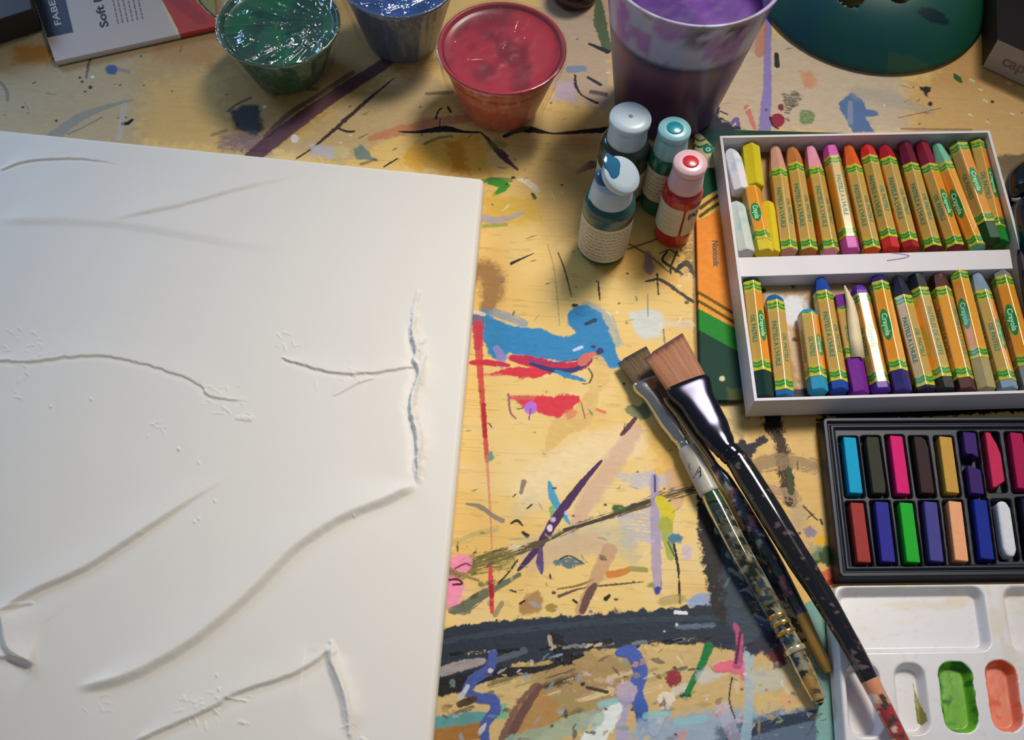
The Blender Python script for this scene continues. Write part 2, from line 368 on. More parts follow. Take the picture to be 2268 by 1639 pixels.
T.dab(1723, 265, 16, 15, (150, 28, 56), edge=.5, soft=.3, relief=.2); T.stroke([(1706, 258), (1712, 276), (1724, 283)], 5, (60, 20, 40)); T.dab(1730, 236, 7, 6, (120, 40, 60), edge=1)
T.dab(1787, 258, 18, 17, (112, 140, 84), edge=1.2, soft=.8, dry=.25); T.blob([(1735, 205), (1778, 200), (1770, 225), (1750, 240), (1745, 268)], (70, 74, 64), op=.8, edge=2.4, soft=1, dry=.3)
T.stroke([(1618, 276), (1632, 262), (1636, 282)], [8, 10, 9], (112, 92, 160)); T.stroke([(1654, 236), (1672, 282)], [14, 10], (204, 110, 104), op=.85)
T.blob([(1545, 225), (1590, 238), (1600, 268), (1650, 286), (1545, 300)], (34, 40, 54), edge=2, soft=.8)
T.stroke([(1596, 245), (1612, 252)], 4, (30, 34, 34)); T.stroke([(1600, 262), (1615, 270)], 3, (30, 34, 34)); T.dab(1632, 178, 10, 8, (196, 176, 120), op=.5)
T.blob([(2036, 190), (2066, 192), (2056, 206), (2060, 216), (2050, 212)], (34, 28, 22), edge=1, soft=.4); T.dab(2061, 228, 5, 5, (40, 34, 24), edge=.6)
T.stroke([(2114, 162), (2122, 172), (2130, 180)], [4, 16, 7], (48, 92, 50)); T.dab(2199, 224, 4, 3, (50, 40, 26), edge=.3)
for x, y in [(2150, 175), (2168, 195), (2148, 252), (2186, 268), (2240, 250), (2180, 220), (2232, 182)]: T.stroke([(x, y), (x+7, y+3)], 5, (232, 214, 178), edge=.9, soft=.4)
T.blob([(2205, 344), (2290, 340), (2290, 400), (2215, 400)], (62, 58, 54), op=.8, edge=2, soft=2)
T.stroke([(1998, 284), (2152, 286)], 6, (120, 100, 80), op=.7)
# --- middle strip between canvas and bottles
T.blob([(1320, 540), (1500, 500), (1545, 560), (1490, 640), (1400, 600), (1320, 612)], (228, 174, 74), op=.7, edge=4, soft=5)
T.blob([(1180, 400), (1300, 350), (1300, 520), (1220, 560)], (218, 176, 112), op=.6, edge=5, soft=6)
T.stroke([(1072, 600), (1090, 620), (1088, 660), (1072, 690)], [60, 56, 44, 20], (146, 104, 62), op=.85, soft=.5, edge=.5)
T.stroke([(1133, 582), (1150, 574), (1182, 560)], [8, 5, 2], (40, 36, 30)); T.stroke([(1236, 558), (1252, 600), (1266, 656)], [3, 4, 2], (88, 74, 50)); T.stroke([(1213, 540), (1228, 600), (1240, 720)], 2, (120, 104, 70), op=.6)
T.stroke([(1325, 620), (1327, 645), (1329, 664)], [3, 5, 2], (60, 50, 36)); T.stroke([(1385, 552), (1450, 530), (1500, 505)], 5, (70, 60, 44), dry=.15, op=.8)
T.stroke([(1395, 540), (1440, 566), (1480, 600)], 5, (88, 76, 50), dry=.2, op=.8)
T.stroke([(1431, 622), (1462, 618), (1496, 640), (1536, 668)], [4, 8, 10, 8], (66, 62, 60), edge=.6, dry=.12); T.stroke([(1456, 606), (1458, 650)], 4, (52, 48, 44), edge=.7)
T.stroke([(1436, 560), (1438, 590), (1440, 604)], [14, 24, 8], (152, 116, 128), op=.85, soft=.4)
T.stroke([(1478, 556), (1468, 574), (1490, 592), (1512, 606)], [5, 6, 8, 6], (44, 48, 34)); T.stroke([(1500, 556), (1486, 590), (1486, 604)], 5, (60, 60, 40)); T.stroke([(1498, 600), (1520, 580), (1536, 604)], [8, 14, 8], (44, 48, 56), edge=.7)
T.stroke([(1462, 560), (1484, 552), (1504, 566)], 4, (80, 76, 50)); T.blob([(1505, 500), (1540, 480), (1548, 620), (1520, 600)], (92, 82, 46), op=.6, edge=3, soft=2, dry=.35)  # last blob: olive shade beside the sleeve, painted on
T.stroke([(1547, 470), (1543, 640), (1548, 880)], 16, (120, 90, 54), op=.75, soft=.4)  # sleeve's shadow, painted on the table along its left edge
T.blob([(1394, 690), (1440, 684), (1466, 690), (1472, 720), (1460, 748), (1420, 750), (1402, 722)], (208, 212, 208), op=.92, edge=1, soft=1.4)
T.stroke([(1480, 715), (1530, 720)], 22, (216, 208, 196), op=.5, dry=.4); T.stroke([(1434, 650), (1436, 700)], 3, (120, 104, 110), op=.7); T.stroke([(1470, 728), (1474, 770)], 4, (90, 90, 110), op=.7)
BL = (46, 132, 186)
T.blob([(1073, 690), (1095, 705), (1140, 722), (1200, 728), (1235, 742), (1262, 743), (1278, 738), (1258, 718), (1256, 698), (1270, 680), (1300, 672), (1332, 692), (1348, 725), (1360, 760), (1372, 795), (1400, 812), (1350, 812), (1310, 792), (1250, 798), (1180, 792), (1130, 782), (1105, 798), (1085, 785), (1070, 750)], BL, edge=.9, soft=.6, relief=.12)
T.stroke([(1075, 690), (1110, 695), (1160, 715)], 22, BL, op=.6, dry=.4); T.stroke([(1300, 675), (1345, 700), (1370, 760)], 22, (70, 150, 186), op=.5, dry=.45)
T.stroke([(1298, 717), (1318, 708)], [8, 10], (24, 66, 96)); T.dab(1274, 675, 9, 5, (54, 44, 42), edge=.8, soft=.4)
T.stroke([(1058, 704), (1060, 735), (1056, 770)], [30, 22, 14], (96, 88, 138), op=.9, dry=.08); T.stroke([(1050, 690), (1072, 695)], 10, (226, 216, 200), op=.8)
T.stroke([(1100, 772), (1110, 790), (1112, 812)], [16, 22, 8], (148, 136, 196), op=.85, dry=.18); T.stroke([(1118, 790), (1160, 788)], 12, (150, 130, 190), op=.6, dry=.3)
RD = (206, 44, 66)
T.stroke([(1044, 802), (1080, 802), (1125, 808)], [12, 16, 10], RD, dry=.18); T.stroke([(1135, 792), (1180, 800), (1240, 814), (1290, 806), (1312, 786)], [16, 30, 30, 24, 16], (200, 38, 68), dry=.05)
T.blob([(1088, 828), (1125, 812), (1225, 812), (1235, 822), (1190, 836), (1130, 834)], (218, 50, 66), edge=1.4, soft=.5); T.stroke([(1060, 830), (1110, 828)], 8, (222, 110, 100), dry=.45, op=.7)
T.stroke([(1176, 804), (1220, 818), (1270, 818), (1302, 800), (1330, 776)], [8, 14, 12, 12, 14], (48, 52, 112), dry=.2); T.stroke([(1170, 796), (1220, 803), (1280, 795)], 5, (90, 60, 140), op=.8)
T.stroke([(1290, 802), (1300, 790), (1316, 784)], [20, 22, 12], (216, 108, 92), dry=.1); T.stroke([(1272, 775), (1288, 768)], 8, (196, 210, 230), dry=.25); T.dab(1314, 768, 6, 4, (60, 44, 110))
T.stroke([(1232, 822), (1262, 832), (1296, 842)], [10, 16, 5], BL, dry=.2, edge=.7)
T.stroke([(1058, 720), (1062, 800), (1068, 880), (1074, 960), (1079, 1020)], [24, 16, 12, 11, 9], (204, 50, 62), dry=.2, op=.9); T.stroke([(1071, 895), (1075, 965)], 10, (184, 36, 44), dry=.05)
T.stroke([(1078, 1010), (1084, 1100), (1090, 1230), (1088, 1300)], [8, 5, 4, 4], (214, 120, 100), dry=.25, op=.7)
T.blob([(1138, 878), (1200, 876), (1282, 875), (1284, 890), (1262, 908), (1232, 925), (1192, 914), (1160, 900)], (218, 52, 68), edge=1.4, soft=.6, relief=.08); T.stroke([(1130, 880), (1180, 882)], 12, (220, 90, 90), dry=.45)
T.stroke([(1320, 905), (1340, 912)], 8, (226, 120, 90), dry=.3); T.dab(1175, 903, 15, 14, (184, 112, 206), edge=.8, soft=.4, relief=.12); T.stroke([(1175, 905), (1172, 928)], 3, (130, 80, 140))
T.stroke([(1126, 872), (1130, 910), (1142, 925)], 5, (150, 104, 110), dry=.15); T.stroke([(1145, 905), (1158, 903)], 3, (110, 90, 90))
T.stroke([(1216, 992), (1240, 950), (1285, 925), (1312, 876)], [16, 46, 50, 30], (222, 182, 108), op=.85, edge=.2, soft=.1); T.dab(1265, 915, 14, 12, (222, 116, 86), op=.7)
T.stroke([(1325, 795), (1332, 830), (1318, 858)], [24, 44, 26], (226, 188, 116), op=.85, edge=.2); T.stroke([(1304, 815), (1312, 830), (1306, 846)], 4, (110, 90, 50)); T.stroke([(1287, 890), (1296, 925)], 3, (140, 110, 70))
T.blob([(1360, 830), (1410, 890), (1400, 960), (1370, 900)], (226, 190, 110), op=.6, edge=3, soft=3)
T.blob([(1420, 930), (1520, 960), (1540, 1110), (1460, 1110), (1450, 1000)], (226, 172, 78), op=.75, edge=4, soft=4)
T.stroke([(1395, 905), (1420, 912), (1440, 900)], [20, 36, 30], (104, 116, 84), op=.9, edge=.5)
T.stroke([(1180, 1080), (1300, 1000), (1390, 980)], 80, (240, 216, 176), op=.6, soft=.5)
T.stroke([(1410, 950), (1355, 1030), (1300, 1110), (1262, 1190)], [30, 44, 40, 20], (202, 160, 150), op=.6, dry=.05, soft=.35)
T.stroke([(1408, 925), (1392, 945), (1376, 962)], [8, 13, 6], (88, 52, 62), dry=.1)
PP = (74, 38, 84)
T.stroke([(1332, 1020), (1290, 1068), (1262, 1105), (1230, 1150), (1200, 1200), (1168, 1240), (1148, 1262)], [6, 14, 18, 22, 18, 14, 6], PP, edge=.25)
T.stroke([(1198, 1212), (1196, 1245), (1200, 1270)], [8, 18, 4], (96, 68, 124)); T.dab(1218, 1168, 7, 8, (230, 210, 230), edge=.4, soft=.2); T.dab(1225, 1150, 5, 5, (200, 170, 214), edge=.5); T.dab(1255, 1135, 4, 4, (210, 190, 220), edge=.4)
T.stroke([(1216, 1066), (1225, 1100), (1242, 1130), (1262, 1160)], [6, 20, 16, 5], (78, 158, 190)); T.stroke([(1222, 1125), (1226, 1150)], 12, (84, 170, 100), op=.8)
T.dab(1087, 1010, 6, 12, (110, 150, 128), edge=1); T.stroke([(1160, 1066), (1154, 1090)], [12, 8], (146, 128, 108)); T.stroke([(1136, 1100), (1142, 1094)], 3, (60, 50, 40))
T.stroke([(1180, 1110), (1150, 1130)], 40, (196, 186, 160), op=.35, soft=.6)
T.stroke([(1032, 1115), (1065, 1122), (1090, 1140), (1112, 1152)], [4, 12, 10, 12], (146, 130, 112)); T.stroke([(1132, 1158), (1146, 1152), (1158, 1164)], [4, 7, 3], (44, 36, 40)); T.stroke([(1158, 1178), (1168, 1186)], [6, 10], (44, 30, 36))
T.stroke([(1168, 1125), (1178, 1116)], 4, (60, 50, 44)); T.dab(1341, 1117, 3, 2, (40, 34, 30), edge=.4); T.dab(1270, 1142, 3, 3, (40, 30, 50), edge=.4)
# grey lilac rubbed patches
T.blob([(1360, 1050), (1440, 1040), (1485, 1052), (1480, 1085), (1400, 1075)], (192, 188, 196), op=.85, dry=.35, edge=2)
T.blob([(1366, 1130), (1440, 1120), (1480, 1130), (1470, 1200), (1380, 1215)], (184, 182, 192), op=.85, dry=.35, edge=2.5)
T.stroke([(1160, 1215), (1260, 1200), (1360, 1190), (1400, 1230)], [40, 70, 70, 40], (194, 184, 156), op=.6, soft=.5, dry=.15)
T.stroke([(1180, 1245), (1260, 1215), (1310, 1200)], 50, (206, 168, 140), op=.55, soft=.5)
T.stroke([(1488, 1050), (1500, 1110)], 30, (200, 150, 130), op=.5, dry=.2)
T.stroke([(1290, 1068), (1262, 1105), (1230, 1150), (1200, 1200), (1168, 1240), (1148, 1262)], [15, 18, 22, 18, 13, 6], PP, edge=.25)
T.stroke([(1198, 1212), (1196, 1245), (1200, 1270)], [8, 18, 4], (96, 68, 124)); T.dab(1218, 1168, 7, 8, (230, 210, 230), edge=.4, soft=.2); T.dab(1225, 1150, 5, 5, (200, 170, 214), edge=.5); T.dab(1255, 1135, 4, 4, (210, 190, 220), edge=.4)
# dry diagonal drags
T.stroke([(985, 1275), (1060, 1245), (1130, 1222), (1200, 1200), (1262, 1172), (1320, 1150), (1400, 1125), (1470, 1100), (1560, 1075)], [40, 44, 30, 16, 16, 18, 20, 26, 30], (92, 78, 52), dry=.55, edge=.5)
T.stroke([(1250, 1172), (1330, 1150), (1400, 1122), (1450, 1105)], [6, 8, 12, 8], (66, 58, 44), dry=.35)
T.stroke([(1000, 1265), (1060, 1248), (1120, 1240)], 46, (120, 112, 56), dry=.5, op=.9); T.dab(1372, 1124, 15, 8, (64, 96, 44), edge=1, dry=.2)
T.stroke([(1010, 1200), (1100, 1170)], 20, (160, 160, 110), dry=.55, op=.5)
T.dab(1022, 1245, 24, 22, (242, 146, 184), op=.9, edge=1.4, soft=1); T.dab(1002, 1308, 26, 38, (242, 140, 186), op=.9, edge=2, soft=1.5)
T.stroke([(1008, 1258), (1030, 1248), (1042, 1252)], 4, (150, 40, 70)); T.stroke([(992, 1284), (1012, 1282), (1024, 1292), (1004, 1294)], 5, (96, 24, 44)); T.stroke([(996, 1258), (1030, 1275), (1060, 1285)], 6, (150, 124, 80))
T.dab(1065, 1292, 7, 7, (138, 126, 72), edge=.5); T.dab(1222, 1346, 14, 11, (170, 140, 62), edge=.5, soft=.3)
T.stroke([(1000, 1352), (1030, 1345), (1060, 1322), (1100, 1300), (1150, 1272)], [14, 30, 24, 16, 10], (76, 96, 84), dry=.28, op=.9); T.stroke([(1104, 1290), (1126, 1268), (1146, 1240)], 4, (60, 50, 44), dry=.2)
T.stroke([(1086, 1250), (1088, 1300), (1090, 1355)], [5, 14, 8], (220, 66, 74), dry=.2); T.stroke([(1088, 1296), (1089, 1320)], 9, (150, 36, 46))
T.blob([(1146, 1362), (1150, 1335), (1168, 1318), (1192, 1306), (1204, 1328), (1200, 1352)], (168, 124, 78), edge=1, soft=.8, op=.9); T.stroke([(1112, 1334), (1096, 1362)], [10, 12], (140, 128, 100), op=.8)
T.stroke([(1152, 1336), (1162, 1330)], 5, (50, 34, 30)); T.stroke([(1130, 1306), (1142, 1310)], 4, (56, 44, 34)); T.dab(1226, 1312, 4, 3, (60, 50, 40), edge=.6)
T.stroke([(1235, 1304), (1280, 1296), (1316, 1282)], [3, 6, 3], (150, 112, 52)); T.stroke([(1238, 1320), (1290, 1302), (1360, 1294), (1425, 1288)], [7, 4, 5, 2], (104, 78, 72), edge=.5)
T.stroke([(1350, 1218), (1330, 1260), (1310, 1300), (1285, 1352)], [34, 32, 26, 22], (190, 140, 116), op=.7, dry=.15); T.stroke([(1318, 1295), (1302, 1320), (1290, 1352)], [12, 20, 16], (108, 76, 66), dry=.2)
T.stroke([(1352, 1272), (1375, 1268), (1398, 1258)], [20, 16, 10], (210, 130, 58)); T.stroke([(1398, 1258), (1430, 1262)], 12, (160, 150, 90), dry=.3)
T.stroke([(1342, 1326), (1350, 1318)], [10, 6], (34, 28, 28)); T.dab(1364, 1327, 5, 3, (50, 40, 34), edge=.5); T.stroke([(1270, 1328), (1278, 1334)], 6, (40, 30, 30))
T.blob([(1225, 1245), (1258, 1230), (1296, 1245), (1260, 1256)], (96, 118, 118), edge=1.5, dry=.25); T.stroke([(1240, 1238), (1262, 1230), (1294, 1248)], 3, (40, 54, 60)); T.stroke([(1218, 1272), (1220, 1280)], 5, (70, 50, 60))
T.stroke([(1450, 1056), (1452, 1160), (1454, 1240), (1456, 1300)], [18, 22, 22, 18], (164, 148, 186), op=.8, dry=.2); T.stroke([(1450, 1052), (1451, 1088)], 5, (72, 76, 120))
T.stroke([(1462, 1108), (1478, 1130), (1476, 1160)], [24, 32, 30], (212, 194, 44), edge=.2); T.stroke([(1474, 1160), (1482, 1200), (1486, 1235)], [32, 26, 12], (164, 170, 66), dry=.12, op=.9)
T.dab(1497, 1193, 15, 12, (76, 122, 148), edge=1.2); T.dab(1522, 1222, 12, 20, (202, 180, 200), op=.8, dry=.25); T.dab(1457, 1308, 9, 10, (58, 66, 142), edge=.8)
T.stroke([(1493, 1205), (1503, 1260), (1506, 1335)], 5, (34, 30, 34), edge=1.0, dry=.22); T.stroke([(1480, 1200), (1494, 1230)], 4, (80, 100, 70)); T.stroke([(1468, 1330), (1506, 1322)], 26, (150, 140, 80), dry=.5, op=.6)
T.dab(1441, 1296, 8, 5, (96, 130, 60), op=.8)
T.blob([(1520, 1330), (1545, 1312), (1600, 1300), (1600, 1345), (1530, 1345)], (150, 166, 196), edge=2, soft=1)
# --- lower quarter: scuffed tan ground
T.blob([(960, 1490), (1220, 1450), (1500, 1420), (1860, 1400), (1860, 1700), (930, 1700)], (202, 172, 118), op=.8, edge=6, soft=6)
T.blob([(1130, 1470), (1300, 1440), (1420, 1450), (1400, 1560), (1250, 1600), (1180, 1520)], (150, 120, 80), op=.7, edge=5, soft=5, dry=.2)
for k in range(26):
    x = random.uniform(1000, 1500); y = random.uniform(1470, 1600); L = random.uniform(30, 90)
    T.stroke([(x, y), (x+L*.5, y-L*.14), (x+L, y-L*.3)], random.uniform(6, 20), random.choice([(84, 66, 46), (60, 50, 42), (222, 196, 150), (160, 146, 84)]), dry=.5, op=.75, edge=.6)
NV = (42, 50, 64)
T.blob([(900, 1402), (990, 1392), (1100, 1374), (1250, 1362), (1400, 1352), (1540, 1342), (1640, 1336), (1700, 1400), (1640, 1442), (1540, 1424), (1440, 1426), (1310, 1440), (1265, 1462), (1150, 1468), (1090, 1496), (900, 1530)], NV, edge=1.6, soft=.5, relief=.15)
T.stroke([(985, 1420), (1150, 1395), (1400, 1372), (1600, 1368)], 14, (58, 70, 84), dry=.5, op=.8)
T.stroke([(940, 1530), (1020, 1512), (1100, 1490), (1200, 1480), (1290, 1450)], [44, 36, 26, 12, 8], (34, 32, 32), dry=.12)
T.stroke([(975, 1488), (1030, 1472), (1070, 1464)], [22, 24, 14], (168, 158, 156), dry=.25, op=.9); T.stroke([(1080, 1470), (1160, 1440)], 16, (86, 92, 100), dry=.35)
T.blob([(1222, 1400), (1245, 1410), (1262, 1440), (1270, 1470), (1248, 1478), (1228, 1450)], (30, 28, 30), edge=1.6, soft=.4, relief=.35); T.stroke([(1217, 1410), (1222, 1436)], 9, (178, 158, 140), dry=.1)
T.stroke([(1262, 1438), (1300, 1430), (1352, 1422)], 14, (36, 32, 30), dry=.25); T.stroke([(1496, 1356), (1520, 1357)], [9, 8], (232, 232, 234), edge=.5); T.stroke([(1500, 1390), (1580, 1384)], 12, (96, 110, 130), dry=.5)
for k in range(40):
    x = random.uniform(985, 1640); T.stroke([(x, 1450-(x-985)*.06), (x+random.uniform(8, 30), 1446-(x-985)*.06)], random.uniform(3, 9), random.choice([(20, 20, 24), (120, 124, 128), (190, 176, 150), (70, 60, 50)]), dry=.4, edge=.9)
T.stroke([(1190, 1520), (1160, 1560), (1140, 1600), (1120, 1640)], [20, 34, 36, 30], (128, 92, 74), dry=.15)
T.blob([(1150, 1560), (1200, 1528), (1236, 1560), (1240, 1600), (1190, 1639), (1140, 1660), (1140, 1600)], (176, 130, 74), edge=2, soft=1, op=.9); T.stroke([(1196, 1520), (1160, 1575), (1125, 1640)], [12, 20, 18], (110, 74, 68), dry=.15)
T.stroke([(950, 1606), (1040, 1590), (1080, 1588)], [34, 26, 18], (92, 152, 152), dry=.1); T.blob([(1098, 1560), (1122, 1556), (1126, 1590), (1100, 1590)], (122, 178, 134), edge=1, soft=.6); T.stroke([(945, 1640), (1060, 1618)], [44, 34], (164, 114, 56), dry=.15)
BQ = (74, 90, 160)
T.stroke([(1092, 1448), (1084, 1480), (1048, 1506), (1036, 1530), (1062, 1546), (1090, 1548), (1098, 1570), (1082, 1592), (1072, 1612), (1078, 1660)], [20, 24, 26, 24, 22, 24, 26, 20, 22, 18], BQ, edge=.25, relief=.25)
T.stroke([(1036, 1520), (1020, 1545)], 10, (190, 196, 210), dry=.2); T.stroke([(1018, 1560), (1050, 1548)], 16, (80, 60, 40), dry=.3)
T.stroke([(1370, 1446), (1396, 1444), (1414, 1468), (1418, 1495), (1408, 1530), (1420, 1565)], [16, 32, 34, 34, 30, 34], (72, 96, 172), edge=.15, relief=.2); T.stroke([(1420, 1565), (1424, 1600), (1428, 1650)], [30, 26, 26], (60, 92, 170))
T.dab(1387, 1532, 25, 25, (188, 168, 184), edge=.8, soft=.4, relief=.25); T.stroke([(1388, 1550), (1378, 1590), (1380, 1650)], [26, 22, 34], (178, 166, 190)); T.stroke([(1300, 1522), (1345, 1532)], 8, (70, 56, 46), dry=.25); T.dab(1291, 1514, 5, 4, (40, 34, 30), edge=.4)
T.stroke([(1366, 1568), (1340, 1600), (1300, 1660)], [26, 46, 50], (228, 232, 226), dry=.06); T.stroke([(1130, 1650), (1230, 1620), (1320, 1590)], 40, (150, 180, 160), dry=.3, op=.7)
T.dab(1476, 1548, 20, 17, (232, 214, 196), edge=1, relief=.3); T.stroke([(1478, 1560), (1464, 1590), (1450, 1620)], [20, 18, 24], (228, 208, 190), relief=.2); T.stroke([(1470, 1545), (1474, 1570)], 4, (196, 160, 130))
T.dab(1494, 1502, 17, 19, (146, 48, 60), edge=1.8, dry=.12); T.stroke([(1496, 1530), (1520, 1524)], [16, 20], (210, 200, 180), dry=.2); T.dab(1518, 1540, 14, 9, (44, 70, 50), dry=.2)
T.stroke([(1570, 1432), (1558, 1465), (1540, 1500), (1522, 1535)], [20, 16, 14, 12], (30, 122, 64), edge=.3, relief=.15); T.stroke([(1556, 1500), (1600, 1480)], 30, (206, 206, 200), op=.7, soft=.4)
T.blob([(1400, 1600), (1560, 1575), (1850, 1560), (1860, 1700), (1400, 1700)], (152, 172, 194), edge=3, soft=3, op=.92)
T.blob([(1590, 1610), (1700, 1580), (1830, 1565), (1840, 1700), (1600, 1700)], (72, 94, 118), edge=4, soft=3, op=.85, dry=.18)
T.stroke([(1620, 1640), (1720, 1600), (1830, 1580)], 24, (40, 56, 74), dry=.35); T.dab(1588, 1580, 9, 8, (206, 120, 120), op=.8); T.dab(1512, 1628, 10, 12, (214, 140, 140), op=.7); T.stroke([(1600, 1570), (1640, 1660)], 30, (196, 186, 210), op=.5, dry=.2)
for a in [(1430, 1585, 1480, 1578), (1500, 1600, 1560, 1590), (1330, 1560, 1365, 1552)]: T.stroke([a[:2], a[2:]], 16, (140, 196, 200), dry=.25, op=.8)
# black band beneath the brushes and the muddle around it
T.stroke([(1568, 1095), (1580, 1180), (1596, 1270), (1612, 1345)], [50, 64, 70, 70], (44, 40, 38), dry=.1, edge=.4)
T.blob([(1600, 1150), (1660, 1170), (1760, 1350), (1780, 1440), (1640, 1450), (1600, 1330)], (60, 72, 84), edge=3, soft=1.5, dry=.12)
for k in range(46):
    u = random.random(); x = 1600+u*180+random.uniform(-40, 30); y = 1180+u*260+random.uniform(-30, 40)
    T.stroke([(x, y), (x+random.uniform(6, 30), y+random.uniform(-8, 20))], random.uniform(5, 16), random.choice([(44, 60, 50), (150, 160, 150), (110, 80, 100), (70, 100, 110), (190, 180, 150), (32, 34, 40), (84, 90, 140)]), dry=.25, edge=.8, op=.85)
T.stroke([(1560, 1110), (1600, 1180)], 12, (200, 150, 90), dry=.5)
T.stroke([(1588, 1480), (1618, 1476), (1648, 1484)], [20, 28, 20], (230, 112, 132), edge=.3, relief=.15); T.stroke([(1646, 1470), (1648, 1500)], 16, (222, 120, 150)); T.stroke([(1628, 1385), (1638, 1410), (1638, 1440), (1634, 1470)], [10, 18, 16, 22], (186, 84, 124), edge=.4, relief=.2)
T.stroke([(1640, 1400), (1630, 1468)], 6, (90, 40, 70)); T.stroke([(1658, 1440), (1660, 1540), (1652, 1650)], [20, 20, 24], (160, 192, 206), op=.75, dry=.15); T.blob([(1700, 1440), (1730, 1436), (1742, 1470), (1712, 1486)], (104, 44, 52), edge=1.5)
T.blob([(1660, 1490), (1740, 1470), (1740, 1520), (1670, 1540)], (196, 196, 180), op=.75, edge=3, soft=2); T.dab(1748, 1552, 22, 12, (228, 124, 140), edge=1.4); T.blob([(1680, 1540), (1790, 1520), (1800, 1570), (1680, 1580)], (222, 190, 120), op=.7, edge=3, soft=2)
T.stroke([(1622, 1500), (1616, 1550), (1632, 1600)], 3, (60, 50, 60), edge=.6); T.stroke([(1800, 1350), (1822, 1440), (1832, 1540), (1838, 1650)], [40, 50, 54, 50], (128, 176, 166), edge=.3)
T.blob([(1690, 1400), (1740, 1400), (1700, 1450), (1650, 1440)], (52, 50, 66), edge=2, dry=.1)
# --- right of the brushes, round the pastel tray
T.blob([(1640, 900), (1830, 900), (1840, 1290), (1780, 1300), (1660, 1010)], (220, 178, 106), op=.7, edge=4, soft=4)
T.blob([(1628, 1000), (1635, 958), (1655, 985), (1690, 966), (1702, 972), (1690, 984), (1668, 1004), (1668, 1030)], (44, 42, 54), edge=1.6, soft=.5)
T.stroke([(1706, 915), (1716, 950), (1730, 985), (1740, 1050), (1752, 1110)], [50, 44, 30, 36, 30], (66, 44, 32), dry=.42, edge=.6); T.stroke([(1716, 915), (1712, 945)], 34, (40, 28, 22), dry=.25, edge=.8)
T.stroke([(1680, 1030), (1740, 1020), (1800, 1030)], 40, (150, 124, 92), dry=.4, op=.8); T.stroke([(1700, 1085), (1760, 1100)], 30, (170, 140, 110), dry=.4, op=.8); T.stroke([(1748, 1040), (1752, 1090)], 12, (60, 76, 40), dry=.25)
T.dab(1795, 1178, 14, 12, (150, 136, 150), edge=1.2); T.dab(1823, 1197, 16, 15, (236, 180, 36), edge=1); T.dab(1770, 1140, 20, 30, (160, 150, 140), op=.5, soft=2, dry=.25)
T.stroke([(1818, 905), (1822, 1000), (1830, 1050)], [30, 22, 16], (234, 176, 44), dry=.08, op=.9); T.stroke([(1829, 1050), (1840, 1120)], 22, (206, 130, 100), op=.7); T.stroke([(1812, 905), (1828, 925), (1812, 930)], 9, (34, 26, 24), edge=.9)
T.stroke([(1800, 1238), (1825, 1232), (1850, 1226)], [20, 40, 40], (52, 82, 36), edge=.6, dry=.08); T.stroke([(1826, 1280), (1845, 1268)], [26, 30], (210, 108, 62)); T.stroke([(1838, 1290), (1850, 1282)], 12, (180, 40, 40)); T.blob([(1790, 1200), (1830, 1206), (1810, 1240), (1780, 1228)], (150, 160, 130), op=.6, edge=2)
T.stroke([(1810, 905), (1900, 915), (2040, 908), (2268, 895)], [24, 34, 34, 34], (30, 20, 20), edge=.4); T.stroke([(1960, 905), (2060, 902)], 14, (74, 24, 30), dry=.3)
T.stroke([(1780, 1120), (1810, 1150)], 4, (60, 40, 40)); T.stroke([(1818, 1150), (1822, 1160)], 5, (60, 40, 40))
T.stroke([(1655, 890), (1660, 925)], 3, (110, 84, 50)); T.blob([(1600, 880), (1660, 885), (1640, 960), (1620, 960)], (150, 140, 110), op=.6, edge=3, soft=3)
# --- small mixed smudges over the busiest lower part
rq = random.Random(21)
for k in range(150):
    x = rq.uniform(970, 1830); y = rq.uniform(1455, 1639) if rq.random() < .75 else rq.uniform(1180, 1350); L = rq.uniform(6, 34); a = rq.gauss(-.3, .9)
    T.stroke([(x, y), (x+L*.5*math.cos(a)+rq.uniform(-3, 3), y+L*.5*math.sin(a)), (x+L*math.cos(a), y+L*math.sin(a))], [3, rq.uniform(4, 15), 3], rq.choice([(224, 212, 190), (150, 170, 190), (92, 74, 58), (60, 60, 66), (196, 150, 120), (120, 150, 140), (206, 186, 200), (180, 150, 96), (44, 46, 52), (212, 188, 130)]), op=rq.uniform(.35, .85), dry=rq.uniform(.15, .5), edge=.8)
# --- random fine wear everywhere
rr = random.Random(3)
for k in range(420):
    x = rr.uniform(0, 2268); y = rr.uniform(60, 1639)
    if x < 1060-(y-392)*.09 and y > 285+x*.1: continue
    a = rr.choice([rr.gauss(0, .25), rr.gauss(1.2, .4), rr.gauss(-.5, .3)]); L = rr.uniform(4, 26)
    T.stroke([(x, y), (x+L*.5*math.cos(a)+rr.uniform(-2, 2), y+L*.5*math.sin(a)+rr.uniform(-2, 2)), (x+L*math.cos(a), y+L*math.sin(a))], [1.5, rr.uniform(2, 5), 1.5], rr.choice([(60, 50, 36), (90, 76, 50), (44, 40, 40), (110, 96, 70), (240, 226, 196), (86, 96, 90)]), op=rr.uniform(.4, .9), edge=.8, dry=rr.choice([0, .25]))
for k in range(260):
    x = rr.uniform(0, 2268); y = rr.uniform(60, 1639); r = rr.uniform(1.2, 3.2)
    if x < 1050-(y-392)*.09 and y > 285+x*.1: continue
    T.dab(x, y, r*rr.uniform(1, 1.6), r, rr.choice([(50, 44, 36), (40, 36, 40), (234, 226, 208), (120, 90, 60), (90, 110, 150)]), edge=.6, soft=.25, op=.85)
TP = np.zeros(X.shape+(3,), np.float32); TP[..., 0] = X/1000; TP[..., 1] = Y/1000
TP[..., 2] = -.00062+np.clip(T.h, 0, .5)/1000+.00006*fbm(X/8, Y/1.2, 3, 3)
wood = cmat('painted_plywood', rough=.55, bump=.35, bscale=260, bstretch=(.12, 1, 1), spec=.16)
